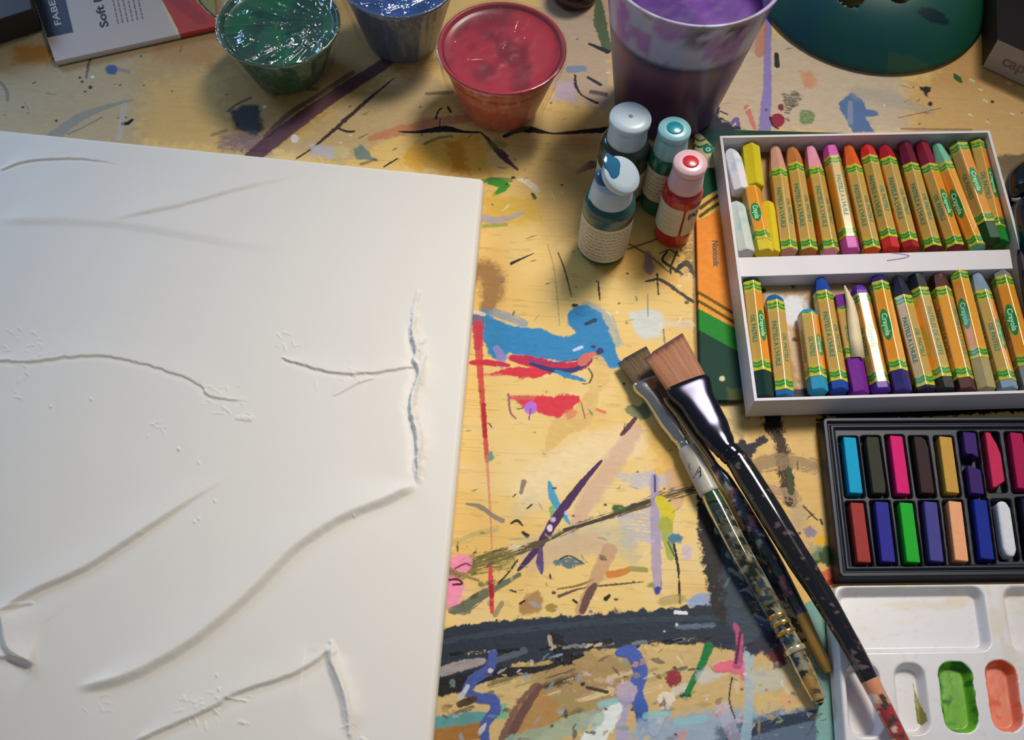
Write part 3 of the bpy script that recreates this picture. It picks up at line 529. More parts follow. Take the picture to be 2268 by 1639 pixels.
tt = link('tabletop', gridmesh('tabletop', TP, T.c))
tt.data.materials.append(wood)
table = empty('work_table', 'paint-splattered yellow plywood work table under all the art supplies', 'table', (0, .3, -.03))
tt.parent = table; tt.matrix_parent_inverse = Matrix.Translation((0, -.3, .03))
bare = pmat('bare_plywood', (206, 168, 110), rough=.6, var=.15, vscale=30)
ed = link('table_edge', joinm('table_edge', [boxm('e', -.9, .9, -.52, -.5, -.025, -.0008), boxm('e', -.9, .9, 1.0, 1.02, -.025, -.0008), boxm('e', -.92, -.9, -.52, 1.02, -.025, -.0008), boxm('e', .9, .92, -.52, 1.02, -.025, -.0008), boxm('e', -.9, .9, -.5, 1., -.025, -.02)]), bare, table)
ed.matrix_parent_inverse = Matrix.Translation((0, -.3, .03))
del TP, X, Y

# ================================================================ CANVAS with thick white relief
ZC = .012
cTR = at(1073, 393, ZC)*1000; e1 = at(0, 285, ZC)*1000; e2 = at(958, 1639, ZC)*1000
cu = (e1-cTR)[:2]; cu /= np.linalg.norm(cu); cv = (e2-cTR)[:2]; cv /= np.linalg.norm(cv)
CI = np.linalg.inv(np.array([cu, cv]).T)
def cuv(px, py): q = at(px, py, ZC)*1000; return CI@(q[:2]-cTR[:2])
uu = axis([(0, 6, .25), (6, 330, .45), (330, 420, 4)]); vv = axis([(0, 6, .25), (6, 345, .45), (345, 500, 6)])
U, W = np.meshgrid(uu, vv)
Hc = np.zeros_like(U)
def ridge(pts, H, Wd, sharp=.7, side=1, endfade=(.08, .08), jag=.5, under=.25, sd=0):
    """thick paint: a slope rising from one side to a crest and dropping off crisply on the other"""
    global Hc
    P = np.array([cuv(*p) for p in pts]); Q = catmull(P, 8)
    m = Wd*2.2+2
    s0 = slice(np.searchsorted(vv, Q[:, 1].min()-m), np.searchsorted(vv, Q[:, 1].max()+m)); s1 = slice(np.searchsorted(uu, Q[:, 0].min()-m), np.searchsorted(uu, Q[:, 0].max()+m))
    x = U[s0, s1]; y = W[s0, s1]
    if x.size == 0: return
    x = x+jag*(fbm(x/4, y/4, sd, 3)-.5)*2; y = y+jag*(fbm(x/4, y/4, sd+2, 3)-.5)*2
    best = np.full(x.shape, 1e9); S = np.zeros(x.shape); T_ = np.zeros(x.shape); L = [0]
    for i in range(len(Q)-1): L.append(L[-1]+np.linalg.norm(Q[i+1]-Q[i]))
    for i in range(len(Q)-1):
        a = Q[i]; d = Q[i+1]-a; l = np.linalg.norm(d)+1e-9
        tr = ((x-a[0])*d[0]+(y-a[1])*d[1])/l**2; t = np.clip(tr, 0, 1)
        dd = np.hypot(x-a[0]-t*d[0], y-a[1]-t*d[1]); mk = dd < best
        best[mk] = dd[mk]; S[mk] = (dd*np.sign(d[0]*(y-a[1])-d[1]*(x-a[0])))[mk]; T_[mk] = ((L[i]+t*l)/L[-1])[mk]
    S = S*side
    Wl = Wd*(.12+.88*sst(0, .3, T_)*(1-sst(.75, 1, T_)))
    hi = np.exp(-(np.maximum(S, 0)/Wl)**1.3); lo = 1-sst(0, sharp, -S)
    h = np.where(S >= 0, hi, lo)-under*np.exp(-((S+sharp*1.6)/(sharp*2.2))**2)*(S < 0)
    f = sst(0, max(endfade[0], 1e-3), T_)*(1-sst(1-endfade[1], 1, T_))
    Hc[s0, s1] += H*h*f
def bead(pts, H, w, rough=.5, sd=0, fade=.1):
    global Hc
    P = np.array([cuv(*p) for p in pts]); Q = catmull(P, 8); m = w*2+2
    s0 = slice(np.searchsorted(vv, Q[:, 1].min()-m), np.searchsorted(vv, Q[:, 1].max()+m)); s1 = slice(np.searchsorted(uu, Q[:, 0].min()-m), np.searchsorted(uu, Q[:, 0].max()+m))
    x = U[s0, s1]; y = W[s0, s1]
    if x.size == 0: return
    n = fbm(x/1.6, y/1.6, sd, 3)-.5; best = np.full(x.shape, 1e9); T_ = np.zeros(x.shape)
    for i in range(len(Q)-1):
        a = Q[i]; d = Q[i+1]-a; l = np.linalg.norm(d)+1e-9; t = np.clip(((x-a[0])*d[0]+(y-a[1])*d[1])/l**2, 0, 1)
        dd = np.hypot(x-a[0]-t*d[0], y-a[1]-t*d[1]); mk = dd < best; best[mk] = dd[mk]; T_[mk] = (i+t[mk])/(len(Q)-1)
    r = best/w+rough*n*2
    Hc[s0, s1] += H*np.clip(1-r*r, 0, 1)*(.7+.6*n)*sst(0, fade, T_)*(1-sst(1-fade, 1, T_))
Hc += .55*(fbm(U/70, W/50, 0, 3)-.5)+.03*(fbm(U/12, W/5, 2, 3)-.5)
ridge([(158, 1524), (250, 1505), (330, 1472), (440, 1405), (560, 1302), (650, 1212), (750, 1146), (850, 1105), (926, 1068)], 2.7, 13, 4.2, 1, (.08, .05), sd=1, jag=.25, under=.08)
ridge([(-60, 1385), (0, 1352), (80, 1305), (190, 1255), (330, 1165), (430, 1098), (530, 1040)], 2.2, 11, 2.6, 1, (.01, .45), sd=2, jag=.25, under=.08)
ridge([(290, 1645), (390, 1602), (480, 1560), (500, 1545), (560, 1520), (640, 1495), (690, 1468), (738, 1430)], 1.5, 8, 1.6, 1, (.05, .05), sd=3, jag=.35)
ridge([(618, 790), (680, 812), (770, 828), (850, 822), (925, 808)], 1.0, 7, .7, 1, (.05, .05), jag=.9, sd=4)
ridge([(-40, 812), (0, 800), (80, 800), (150, 790), (240, 790), (350, 815), (440, 850), (470, 878), (560, 890)], .8, 10, .7, 1, (.05, .12), jag=.9, sd=5)
ridge([(0, 378), (60, 358), (150, 352), (230, 358), (285, 370)], .7, 8, .5, 1, (.02, .4), sd=1)
ridge([(230, 488), (400, 452), (550, 410), (720, 375)], .8, 20, 3.0, 1, (.2, .5), sd=2, under=.1)
ridge([(-20, 486), (130, 484), (270, 492), (400, 512), (560, 540), (700, 556)], .7, 26, 6, 1, (.1, .4), sd=3, under=.1)
ridge([(735, 880), (790, 850), (830, 838)], .5, 4, .6, 1, sd=3)
bead([(925, 690), (912, 730), (916, 760), (936, 785), (932, 820), (922, 850), (916, 880), (912, 905), (922, 940), (930, 975), (925, 1010), (922, 1040), (934, 1074)], 1.2, 1.9, .6, 1, .05)
bead([(930, 640), (916, 700), (928, 760), (944, 745)], 1.1, 1.7, .5, 2)
ridge([(918, 690), (914, 740), (922, 780), (918, 800), (928, 830), (914, 870), (910, 905), (918, 945), (924, 1000), (924, 1070)], 2.4, 4.5, 1.2, 1, (.2, .1), jag=1.1, sd=4)

bead([(730, 1415), (740, 1440), (733, 1462), (752, 1500), (766, 1545), (774, 1590), (776, 1640)], 1.1, 1.5, .4, 3, .06)
ridge([(732, 1425), (738, 1470), (752, 1510), (768, 1560), (775, 1640)], 2.3, 4, 4.0, 1, (.1, .3), sd=5, jag=.3)
ridge([(-6, 1350), (8, 1385), (14, 1420), (34, 1450), (80, 1472)], 3.2, 9, 3.5, 1, (.06, .1), sd=2, jag=.4)
bead([(-30, 1368), (10, 1350), (40, 1340), (76, 1334)], 1.2, 1.2, .4, 5)
ridge([(-30, 1455), (20, 1456), (50, 1462), (80, 1472)], 1.4, 4, 1.5, 1, (.05, .1), sd=3)
rr = random.Random(11)
for (x0, x1, y0, y1, n) in [(0, 110, 722, 810, 16), (440, 580, 850, 920, 14), (310, 360, 935, 965, 5), (590, 670, 728, 775, 6), (380, 560, 1535, 1605, 22), (180, 230, 1540, 1575, 5), (740, 800, 1600, 1639, 6), (0, 60, 820, 880, 6), (690, 800, 810, 860, 6)]:
    for k in range(n):
        x = rr.uniform(x0, x1); y = rr.uniform(y0, y1); L = rr.uniform(8, 34); a = rr.gauss(.35, .5)
        bead([(x, y), (x+L*.5*math.cos(a), y+L*.5*math.sin(a)-2), (x+L*math.cos(a), y+L*math.sin(a))], rr.uniform(.2, .5), rr.uniform(.45, .9), .9, rr.randint(0, 5), .3)
for x, y in [(430, 1157), (440, 1150), (202, 886), (396, 994), (785, 1145), (480, 1497), (485, 1528), (112, 902), (440, 1025), (475, 1110), (395, 996)]: bead([(x-3, y), (x+3, y-2)], .7, 1.1, .8, 1, .2)
bead([(500, 1545), (548, 1553)], .8, .7, .4, 2); bead([(520, 925), (560, 930)], .8, 1.4, .5, 3)
# edge rounding
R_ = 3.2
d = np.minimum(np.minimum(U, 420-U), np.minimum(W, 500-W))
cd = np.where((U < R_) & (W < R_), R_-np.hypot(R_-U, R_-W), d); d = np.minimum(d, cd)
fall = np.where(d < R_, R_-np.sqrt(np.maximum(R_**2-(R_-np.clip(d, 0, R_))**2, 0)), 0)
Hc *= sst(1, 9, d)
P = np.zeros(U.shape+(3,)); XY = np.stack([cTR[0]+U*cu[0]+W*cv[0], cTR[1]+U*cu[1]+W*cv[1]], -1)/1000
P[..., :2] = XY; P[..., 2] = ZC+(Hc-fall)/1000
# draw the outermost ring down to the table
Z0 = .0002
P[..., 2] = np.where(d <= 0, Z0, P[..., 2]); del d, cd, fall, XY
canvas_white = pmat('white_acrylic', (236, 229, 219), rough=.5, spec=.35, bump=.12, bscale=1400)
cg = gridmesh('primed_surface', P[::-1].copy())
cn = link('painting_canvas', cg, canvas_white); del P, U, W, Hc
tag(cn, 'large white canvas covered in thick sculpted white paint, lying flat at the left', 'canvas')

# ================================================================ OIL PASTEL SLEEVE (printed card lid) AND TRAY
ZL = .003
lq = [at(1537, 284, ZL), at(2165, 302, ZL), at(2262, 876, ZL), at(1552, 889, ZL)]
lx = np.array([q[0] for q in lq])*1000; ly = np.array([q[1] for q in lq])*1000
LU, LV = np.meshgrid(np.concatenate([np.linspace(0, .26, 170, endpoint=False), np.linspace(.26, 1, 40)]), np.linspace(0, 1, 440))
A = np.array([q[:2] for q in lq])
LP = (A[0]*(1-LU[..., None])+A[1]*LU[..., None])*(1-LV[..., None])+(A[3]*(1-LU[..., None])+A[2]*LU[..., None])*LV[..., None]
# pigment: painted on a fine level grid, then read off by the lid's own vertices
PL = Paint(np.arange(95, 320, .3), np.arange(255, 460, .3), ZL, (24, 62, 50))
PL.blob([(1500, 270), (1640, 270), (1640, 470), (1500, 470)], (24, 84, 56), edge=.1, soft=3)
PL.blob([(1500, 270), (1660, 270), (1600, 320), (1500, 300)], (30, 60, 62), edge=.1, soft=3)
PL.blob([(1520, 292), (1552, 297), (1600, 350), (1580, 372), (1520, 372)], (228, 222, 170), edge=.05, soft=.2)
PL.stroke([(1530, 300), (1548, 312), (1562, 308)], 6, (120, 140, 70), edge=.05); PL.stroke([(1530, 316), (1548, 326), (1566, 320)], 6, (60, 120, 70), edge=.05)
PL.dab(1568, 331, 12, 10, (22, 132, 112), edge=.05, soft=.12); PL.dab(1568, 331, 6, 5, (200, 236, 220), edge=.05, soft=.12); PL.dab(1568, 331, 3, 2.6, (22, 132, 112), edge=.05, soft=.1)
PL.stroke([(1545, 478), (1580, 450), (1640, 416)], 46, (236, 188, 92), edge=.02, soft=.02)
PL.stroke([(1550, 462), (1580, 440), (1640, 405)], 8, (94, 82, 30), edge=.02, soft=.05); PL.stroke([(1550, 480), (1580, 458), (1640, 424)], 8, (94, 82, 30), edge=.02, soft=.05)
PL.blob([(1500, 502), (1560, 482), (1660, 432), (1680, 760), (1500, 640)], (238, 146, 54), edge=.03, soft=.15)
PL.blob([(1500, 632), (1545, 648), (1640, 704), (1700, 740), (1700, 775), (1640, 742), (1545, 684), (1500, 668)], (238, 160, 66), edge=.03, soft=.12)
PL.stroke([(1520, 634), (1560, 656), (1640, 704), (1680, 728)], 8, (110, 84, 22), edge=.02, soft=.05); PL.stroke([(1520, 652), (1560, 675), (1640, 723), (1680, 748)], 8, (110, 84, 22), edge=.02, soft=.05)
PL.blob([(1500, 662), (1545, 683), (1640, 734), (1700, 770), (1700, 820), (1640, 782), (1545, 730), (1500, 708)], (34, 134, 46), edge=.03, soft=.15)
PL.stroke([(1538, 492), (1540, 690)], 8, (222, 120, 50), op=.5, edge=.1)
PL.dab(1599, 839, 7, 6.5, (200, 190, 150), edge=.1, soft=.2); PL.dab(1599, 839, 4, 4, (216, 210, 180), edge=.1)
PL.blob([(1610, 860), (1680, 860), (1680, 900), (1610, 900)], (86, 92, 40), op=.6, edge=1.5, soft=1)
ix = np.clip(((LP[..., 0]*1000-95)/.3).astype(int), 0, PL.c.shape[1]-1); iy = np.clip(((LP[..., 1]*1000-255)/.3).astype(int), 0, PL.c.shape[0]-1)
LC = PL.c[iy, ix]; LP3 = np.concatenate([LP, np.full(LP.shape[:2]+(1,), ZL)], -1)
LP3[[0, -1], :, 2] = .0003; LP3[:, [0, -1], 2] = .0003
sleeve = link('pastel_box_sleeve', gridmesh('printed_sleeve', LP3[::-1].copy(), LC[::-1].copy(), smooth=False), cmat('printed_card', rough=.6, spec=.12))
tag(sleeve, 'flat green and orange printed card sleeve lying under the white crayon tray', 'box sleeve')
ink = pmat('dark_ink', (50, 34, 20), rough=.5); def_ink = ink
tm = textmesh('Nontoxic', .0058)
o = link('lettering', tm, ink, sleeve)
a = V(1583, 533, ZL); b = V(1586, 590, ZL); dr = (b-a).normalized(); upv = Vector((0, 0, 1)).cross(dr)
M4 = Matrix((dr, upv, Vector((0, 0, 1)))).transposed().to_4x4(); M4.translation = (a+b)/2+Vector((0, 0, .00015))
tw = (b-a).length; ww = max(v.co.x for v in tm.vertices)-min(v.co.x for v in tm.vertices); o.matrix_world = M4 @ Matrix.Scale(tw/ww, 4)

ZT0, ZTF, ZTW = .0032, .0046, .0185
tc_ = [V(1594, 301, ZTW), V(2192, 289, ZTW), V(2352, 868, ZTW), V(1671, 888, ZTW)]
def inset(q, d):
    c = sum(q, Vector())/4; n = len(q); out = []
    for i in range(n):
        a = q[i-1]; b = q[i]; c2 = q[(i+1) % n]
        e1 = (a-b).normalized(); e2 = (c2-b).normalized(); s = abs(e1.cross(e2).z); out.append(b+(e1+e2)*(d/s))
    return out
in_ = inset(tc_, .0016); ob = inset(tc_, -.0012); ib = inset(tc_, .0014)
def fr(q, z): return [(v.x, v.y, z) for v in q]
vt = fr(ob, ZT0)+fr(tc_, ZTW)+fr(in_, ZTW)+fr(ib, ZTF)
fs = []
for k in range(3):
    for i in range(4): fs.append((k*4+i, k*4+(i+1) % 4, (k+1)*4+(i+1) % 4, (k+1)*4+i))
fs.append((0, 3, 2, 1))
whitecard = pmat('white_card', (220, 216, 222), rough=.55, var=.05, vscale=60)
tray = empty('pastel_tray', 'white card tray with a middle bar, full of yellow-wrapped oil pastels', 'tray', tuple((tc_[0]+tc_[2])/2*1.0)[:2]+(ZT0,))
def child(o, p):
    o.parent = p; bpy.context.view_layer.update(); o.matrix_parent_inverse = p.matrix_world.inverted(); return o
me = mesh('tray_walls', vt, fs, smooth=False); child(link('tray_walls', me, whitecard), tray)
# floor of the tray: stains, and shade painted in along the front wall
FLx = np.arange(105, 318, .6); FLy = np.arange(258, 462, .6)
PF = Paint(FLx, FLy, ZTF, (176, 138, 92))
PF.blob([(1690, 650), (1780, 660), (1800, 780), (1760, 800), (1730, 700)], (226, 224, 232), edge=2, soft=2.5); PF.blob([(1740, 720), (1800, 740), (1830, 880), (1770, 880)], (206, 180, 140), edge=2, soft=2)
PF.blob([(1630, 600), (2260, 590), (2260, 650), (1640, 650)], (186, 156, 112), edge=1.5, soft=2); PF.stroke([(1850, 625), (1960, 632), (2060, 615)], 3, (120, 60, 50)); PF.stroke([(1700, 625), (1780, 620)], 8, (120, 90, 60), dry=.4)
PF.blob([(1640, 866), (2400, 846), (2400, 900), (1650, 900)], (40, 40, 50), edge=.6, soft=.4)  # shadow in the gap at the front wall, painted as a dark strip
PF.stroke([(1620, 345), (1900, 338), (2190, 330)], 24, (150, 110, 84), dry=.2)
for x, y, c in [(1754, 635, (50, 30, 20)), (1760, 753, (110, 80, 50)), (1763, 630, (110, 60, 40)), (1768, 846, (150, 140, 90)), (1690, 645, (60, 40, 20)), (1840, 350, (90, 50, 30)), (1800, 615, (60, 70, 90)), (1655, 440, (200, 180, 150))]: PF.dab(x, y, 5, 4, c, edge=1)
FX, FY = np.meshgrid(FLx, FLy); fm = np.stack([FX, FY], -1)/1000
qa = np.array([[v.x, v.y] for v in ib])
gu, gv = np.meshgrid(np.linspace(0, 1, 330), np.linspace(0, 1, 300))
gp = (qa[0]*(1-gu[..., None])+qa[1]*gu[..., None])*(1-gv[..., None])+(qa[3]*(1-gu[..., None])+qa[2]*gu[..., None])*gv[..., None]
ix = np.clip(((gp[..., 0]*1000-105)/.6).astype(int), 0, PF.c.shape[1]-1); iy = np.clip(((gp[..., 1]*1000-258)/.6).astype(int), 0, PF.c.shape[0]-1)
gp3 = np.concatenate([gp, np.full(gp.shape[:2]+(1,), ZTF)], -1)
child(link('tray_floor', gridmesh('tray_floor', gp3[::-1].copy(), PF.c[iy, ix][::-1].copy()), cmat('stained_shaded_card', rough=.7)), tray)
zb = .0150
bq = [V(1634, 570, zb), V(2237, 552, zb), V(2244, 595, zb), V(1641, 613, zb)]
bar = joinm('divider_bar', [prism('b', bq, ZTF, zb, .0004)])
br = child(link('divider_bar', bar, whitecard), tray)
o = link('pencil_scribble', loft('scribble', path_secs([(V(1965, 577, zb+.00012), .0003, .00006, 2), (V(2003, 571, zb+.00012), .0003, .00006, 2), (V(2012, 565, zb+.00012), .0003, .00006, 2), (V(1975, 560, zb+.00012), .0003, .00006, 2)], 8), 6), pmat('lavender_ink', (150, 130, 190)), None)
child(o, tray); o.name = 'ink_mark'

# ================================================================ OIL PASTELS
GREEN = (52, 140, 46)
def wrapcol(y, L, ang, k, torn=False):
    """y mm from the lower end, ang in facet units 0..6"""
    fac = int(ang) % 6; fr_ = ang-int(ang)
    base = lin([(204, 164, 82), (200, 164, 84), (232, 150, 38), (234, 160, 44), (200, 164, 82), (236, 160, 44)][fac])
    d = min(y, L-y)
    endc = lin((208, 198, 52)); t = 1-float(sst(4, 8.5, d)); c = base*(1-t)+endc*t
    tri = abs(((ang*1.0) % 1.0)-.5)*2
    for c0 in (2.7, 4.7):
        off = (tri-.5)*.9*(1 if y < L/2 else -1)
        if abs(d-c0-off) < .72: c = lin(GREEN)
    if abs(d-3.7-(tri-.5)*.9) < .22: c = lin((150, 200, 90))
    return c
def hexr(a, r):  # radius of a hexagon with corner radius r at angle a, softly rounded
    a = (a % (math.pi/3))-math.pi/6
    return r*.866/math.cos(a)*(1-.025*math.cos(a*6)**0)
NS = 48
wrap_cache = {}
def wrapper_mesh(L, r, cut=0):
    key = (round(L, 4), round(r, 5), cut)
    if key in wrap_cache: return wrap_cache[key]
    n = max(12, int(L*1000/.45)); ny = n+1; P = np.zeros((ny, NS, 3)); C = np.zeros((ny, NS, 3))
    Lf = L*1000+cut
    for j in range(ny):
        y = L*j/n
        for i in range(NS):
            a = 2*math.pi*i/NS; rr_ = hexr(a, r)
            P[j, i] = (rr_*math.sin(a), y, rr_*math.cos(a)); C[j, i] = wrapcol(y*1000, Lf, (a/(math.pi/3)) % 6, 0)
    me = gridmesh('wrapper', P, C, smooth=False, closed_u=True)
    wrap_cache[key] = me; return me
paper = cmat('glossy_wrapper', rough=.25, spec=.5, coat=.35)
# facets are centred on angles 30+60k degrees (hexr is smallest there)
teal_ink = pmat('teal_ink', (36, 128, 108), rough=.45); logo_green = pmat('logo_green', (20, 140, 70), rough=.3, coat=.3); logo_ink = pmat('logo_light', (196, 232, 190), rough=.4)
def facet_mat(k, r, y, dz=.00004):
    a = math.radians(30+60*k); n = Vector((math.sin(a), 0, math.cos(a))); ux = Vector((0, -1, 0)); uy = n.cross(ux)
    M = Matrix((ux, uy, n)).transposed().to_4x4(); M.translation = n*(r*.866*.975/1+dz)+Vector((0, y, 0)); return M
let_cache = {}
def letter_meshes(L, r):
    key = (round(L, 3), round(r, 4))
    if key in let_cache: return let_cache[key]
    def fit(body, length, hsc=1):
        t = textmesh(body, .003); w_ = max(v.co.x for v in t.vertices)-min(v.co.x for v in t.vertices)
        s = length/w_; return xf(t, Matrix.Diagonal((s, min(1.15, s*1.75)*hsc, 1, 1)))
    parts = []
    Lw = L*.5
    parts.append(xf(fit("PASTELS A L'HUILE", Lw), facet_mat(0, r, L*.5)))
    parts.append(xf(fit('OIL PASTELS', Lw*.62), facet_mat(1, r, L*.46)))
    parts.append(xf(fit('PASTELES DE ACEITE', Lw*1.08), facet_mat(4, r, L*.5)))
    lt = joinm('lettering', parts)
    # oval emblem wraps over one facet
    def oval(rx, ry, dz, n=28):
        vs = [(0, 0, 0)]+[(rx*math.cos(t), ry*math.sin(t), 0) for t in np.linspace(0, 2*math.pi, n+1)[:-1]]
        m_ = mesh('o', vs, [(0, 1+i, 1+(i+1) % n) for i in range(n)], smooth=False); return xf(m_, facet_mat(2, r, L*.5, dz))
    ov = oval(L*.175, r*.47, .00006)
    cr = fit('Crayola', L*.25, 1.15); cr = xf(cr, facet_mat(2, r, L*.5, .0001))
    let_cache[key] = (lt, ov, cr); return let_cache[key]
stick_mats = {}
def stick_mat(rgb):
    if rgb not in stick_mats: stick_mats[rgb] = pmat('oil_pastel_%s' % len(stick_mats), rgb, rough=.42, spec=.4, var=.12, vscale=300, bump=.25, bscale=500)
    return stick_mats[rgb]
def stick_mesh(L, r, tip, tipL):
    prof = []
    if tip == 'cone': prof = [(0, .93), (.0005, 1), (L-tipL, 1), (L-tipL*.8, .93), (L-tipL*.4, .77), (L-tipL*.12, .62), (L-tipL*.03, .52), (L, .3)]
    elif tip == 'round': prof = [(0, .93), (.0005, 1), (L-tipL, 1), (L-tipL*.7, .97), (L-tipL*.4, .84), (L-tipL*.18, .64), (L-tipL*.05, .4), (L, .1)]
    elif tip == 'flat': prof = [(0, .93), (.0005, 1), (L-.001, 1), (L-.0004, .97), (L, .86)]
    elif tip == 'blunt': prof = [(0, .93), (.0005, 1), (L-tipL, 1), (L-tipL*.5, .92), (L-.0008, .82), (L, .66)]
    vs = []; fs_ = []; m = 36
    for (y, s) in prof:
        for i in range(m):
            a = 2*math.pi*i/m; rr_ = hexr(a, r) if s > .9 else hexr(a, r)*(s/1)*.6+r*.93*s*.4
            if s <= .9: pass
            else: rr_ *= s
            vs.append((rr_*math.sin(a), y, rr_*math.cos(a)))
    for k in range(len(prof)-1):
        for i in range(m): fs_.append((k*m+i, k*m+(i+1) % m, (k+1)*m+(i+1) % m, (k+1)*m+i))
    fs_.append(tuple(range(m))[::-1]); fs_.append(tuple(range((len(prof)-1)*m, len(prof)*m)))
    return mesh('stick', vs, fs_, smooth=False)
def pastel(label, tip, bot, w0, w1, rgb, kind='cone', roll=0, r=.0056, zt=None, zb_=None, group='oil pastels in the white tray', stickcol=None, wcut=0):
    """tip, bot: photo pixels of the two ends; w0, w1: photo rows where the paper starts and stops (None = bare)"""
    zc = ZTF+r*.93
    zt = zc if zt is None else zt; zb_ = zc if zb_ is None else zb_
    A_ = V(tip[0], tip[1], zt); B_ = V(bot[0], bot[1], zb_); L = (A_-B_).length
    t = (A_-B_).normalized(); s = t.cross(Vector((0, 0, 1))).normalized(); u = s.cross(t)
    root = empty('oil_pastel', label, 'oil pastel', tuple(B_), group)
    Mx = Matrix((s, t, u)).transposed().to_4x4(); Mx.translation = B_
    root.matrix_world = Mx @ Matrix.Rotation(math.radians(roll), 4, 'Y')
    tl = (w0-tip[1])/(bot[1]-tip[1])*L if w0 else L*.2
    link('stick', stick_mesh(L, r*.96, kind, min(max(tl, .004), .021)), stick_mat(rgb), root)
    if w0:
        f0 = (bot[1]-w1)/(bot[1]-tip[1]); Lw = L-tl-f0*L
        wr = link('wrapper', wrapper_mesh(round(Lw, 3), r, wcut), paper, root); wr.location = (0, f0*L+.0001, 0)
        lt, ov, cr = letter_meshes(Lw, r)
        link('lettering', lt, teal_ink, wr); e = link('emblem', ov, logo_green, wr); e2_ = link('emblem_lettering', cr, logo_ink, wr)
    return root
# roll: which printed faces look up. -30 puts text faces 0|1 on top; -90: 1|2; -150: 2|3; 150..: 3|4
TOPR = [
 ('peach oil pastel with a long bare cone tip, next to the bare yellow piece', (1715, 325), (1747, 561), 386, 560, (214, 158, 140), 'cone', -60, 0),
 ('ochre brown oil pastel in the upper row between the peach and the light pink ones', (1752, 326), (1791, 561), 374, 560, (196, 122, 62), 'round', -60, 0),
 ('light pink oil pastel with a cone tip in the upper row', (1793, 326), (1838, 561), 382, 560, (240, 158, 184), 'cone', -50, 0),
 ('magenta pink oil pastel sticking out of its wrapper at both ends', (1838, 328), (1885, 559), 357, 535, (218, 92, 184), 'blunt', -35, 0),
 ('orange oil pastel with rounded bare tip in the upper row', (1877, 325), (1930, 559), 378, 558, (226, 100, 38), 'cone', -60, 0),
 ('bright red oil pastel with red showing below its wrapper, beside the orange one', (1917, 322), (1974, 557), 357, 536, (214, 48, 44), 'round', -75, 0),
 ('crimson oil pastel in the upper row, left of the two maroon ones', (1956, 323), (2016, 555), 361, 543, (176, 28, 44), 'round', -65, 0),
 ('dark plum oil pastel with a white nick on its tip', (2001, 321), (2066, 555), 374, 554, (110, 22, 50), 'blunt', -72, 0),
 ('wine red oil pastel in the upper row beside the mint green one', (2039, 320), (2116, 553), 374, 552, (140, 22, 52), 'blunt', -135, 0),
 ('mint green oil pastel with a bare pale tip in the upper row', (2073, 321), (2165, 551), 372, 550, (120, 196, 160), 'cone', -200, 0)]
for lab, tip, bot, w0, w1, rgb, kd, roll, _ in TOPR: pastel(lab, tip, bot, w0, w1, rgb, kd, roll)
pastel('dark green oil pastel lying on top at the right end of the upper row', (2118, 312), (2196, 538), 329, 503, (16, 74, 36), 'round', -148, .0062, ZTF+.0105, ZTF+.0085)
pastel('bright green oil pastel squeezed in the upper right corner of the tray', (2160, 314), (2214, 541), 321, 512, (30, 140, 50), 'blunt', -120, .0056, ZTF+.0055, ZTF+.0055)
BOTR = [
 ('very dark green oil pastel at the left end of the lower row', (1661, 616), (1692, 884), 635, 832, (18, 52, 50), 'blunt', -120, .0058, 0),
 ('worn blue oil pastel second from the left in the lower row', (1713, 656), (1736, 883), 674, 872, (36, 104, 160), 'round', -60, .0058, 0),
 ('short sky blue oil pastel stub standing alone after the gap in the lower row', (1787, 688), (1812, 870), 703, 843, (40, 150, 190), 'round', -110, .0058, 5),
 ('royal blue oil pastel with rounded bare tip, right of the short sky blue stub', (1816, 619), (1858, 868), 654, 852, (34, 76, 168), 'cone', -55, .0056, 0),
 ('violet oil pastel slipped low out of its torn wrapper', (1862, 660), (1903, 875), 690, 802, (120, 34, 150), 'flat', -110, .0057, 4),
 ('purple oil pastel with a worn slanted tip, right of the torn one', (1900, 634), (1951, 868), 660, 855, (92, 42, 160), 'round', -155, .0057, 0),
 ('dark indigo oil pastel with a small pointed tip and shining wrapper', (1942, 612), (1998, 871), 633, 830, (52, 40, 116), 'cone', -182, .0057, 0),
 ('blue black oil pastel with a faceted cone tip in the lower row', (1987, 616), (2051, 868), 664, 862, (34, 36, 60), 'cone', -75, .0057, 0),
 ('black oil pastel in the lower row beside the dark brown one', (2027, 607), (2095, 868), 649, 844, (24, 26, 32), 'blunt', 95, .0057, 0),
 ('dark brown oil pastel with a flat tip in the lower row', (2076, 612), (2139, 868), 646, 846, (86, 48, 50), 'blunt', 10, .0057, 0),
 ('olive grey oil pastel pushed up, bare below its wrapper', (2120, 604), (2184, 866), 607, 804, (176, 160, 110), 'flat', -195, .0057, 0),
 ('light blue grey oil pastel in the lower row near the right', (2160, 606), (2232, 866), 654, 850, (140, 160, 184), 'cone', -115, .0057, 0),
 ('grey oil pastel last at the right of the lower row', (2213, 601), (2284, 866), 623, 820, (134, 142, 146), 'blunt', -182, .0058, 0)]
torn_root = None
for lab, tip, bot, w0, w1, rgb, kd, roll, r, cut in BOTR:
    o = pastel(lab, tip, bot, w0, w1, rgb, kd, roll, r, wcut=cut)
    if 'torn wrapper' in lab: torn_root = o
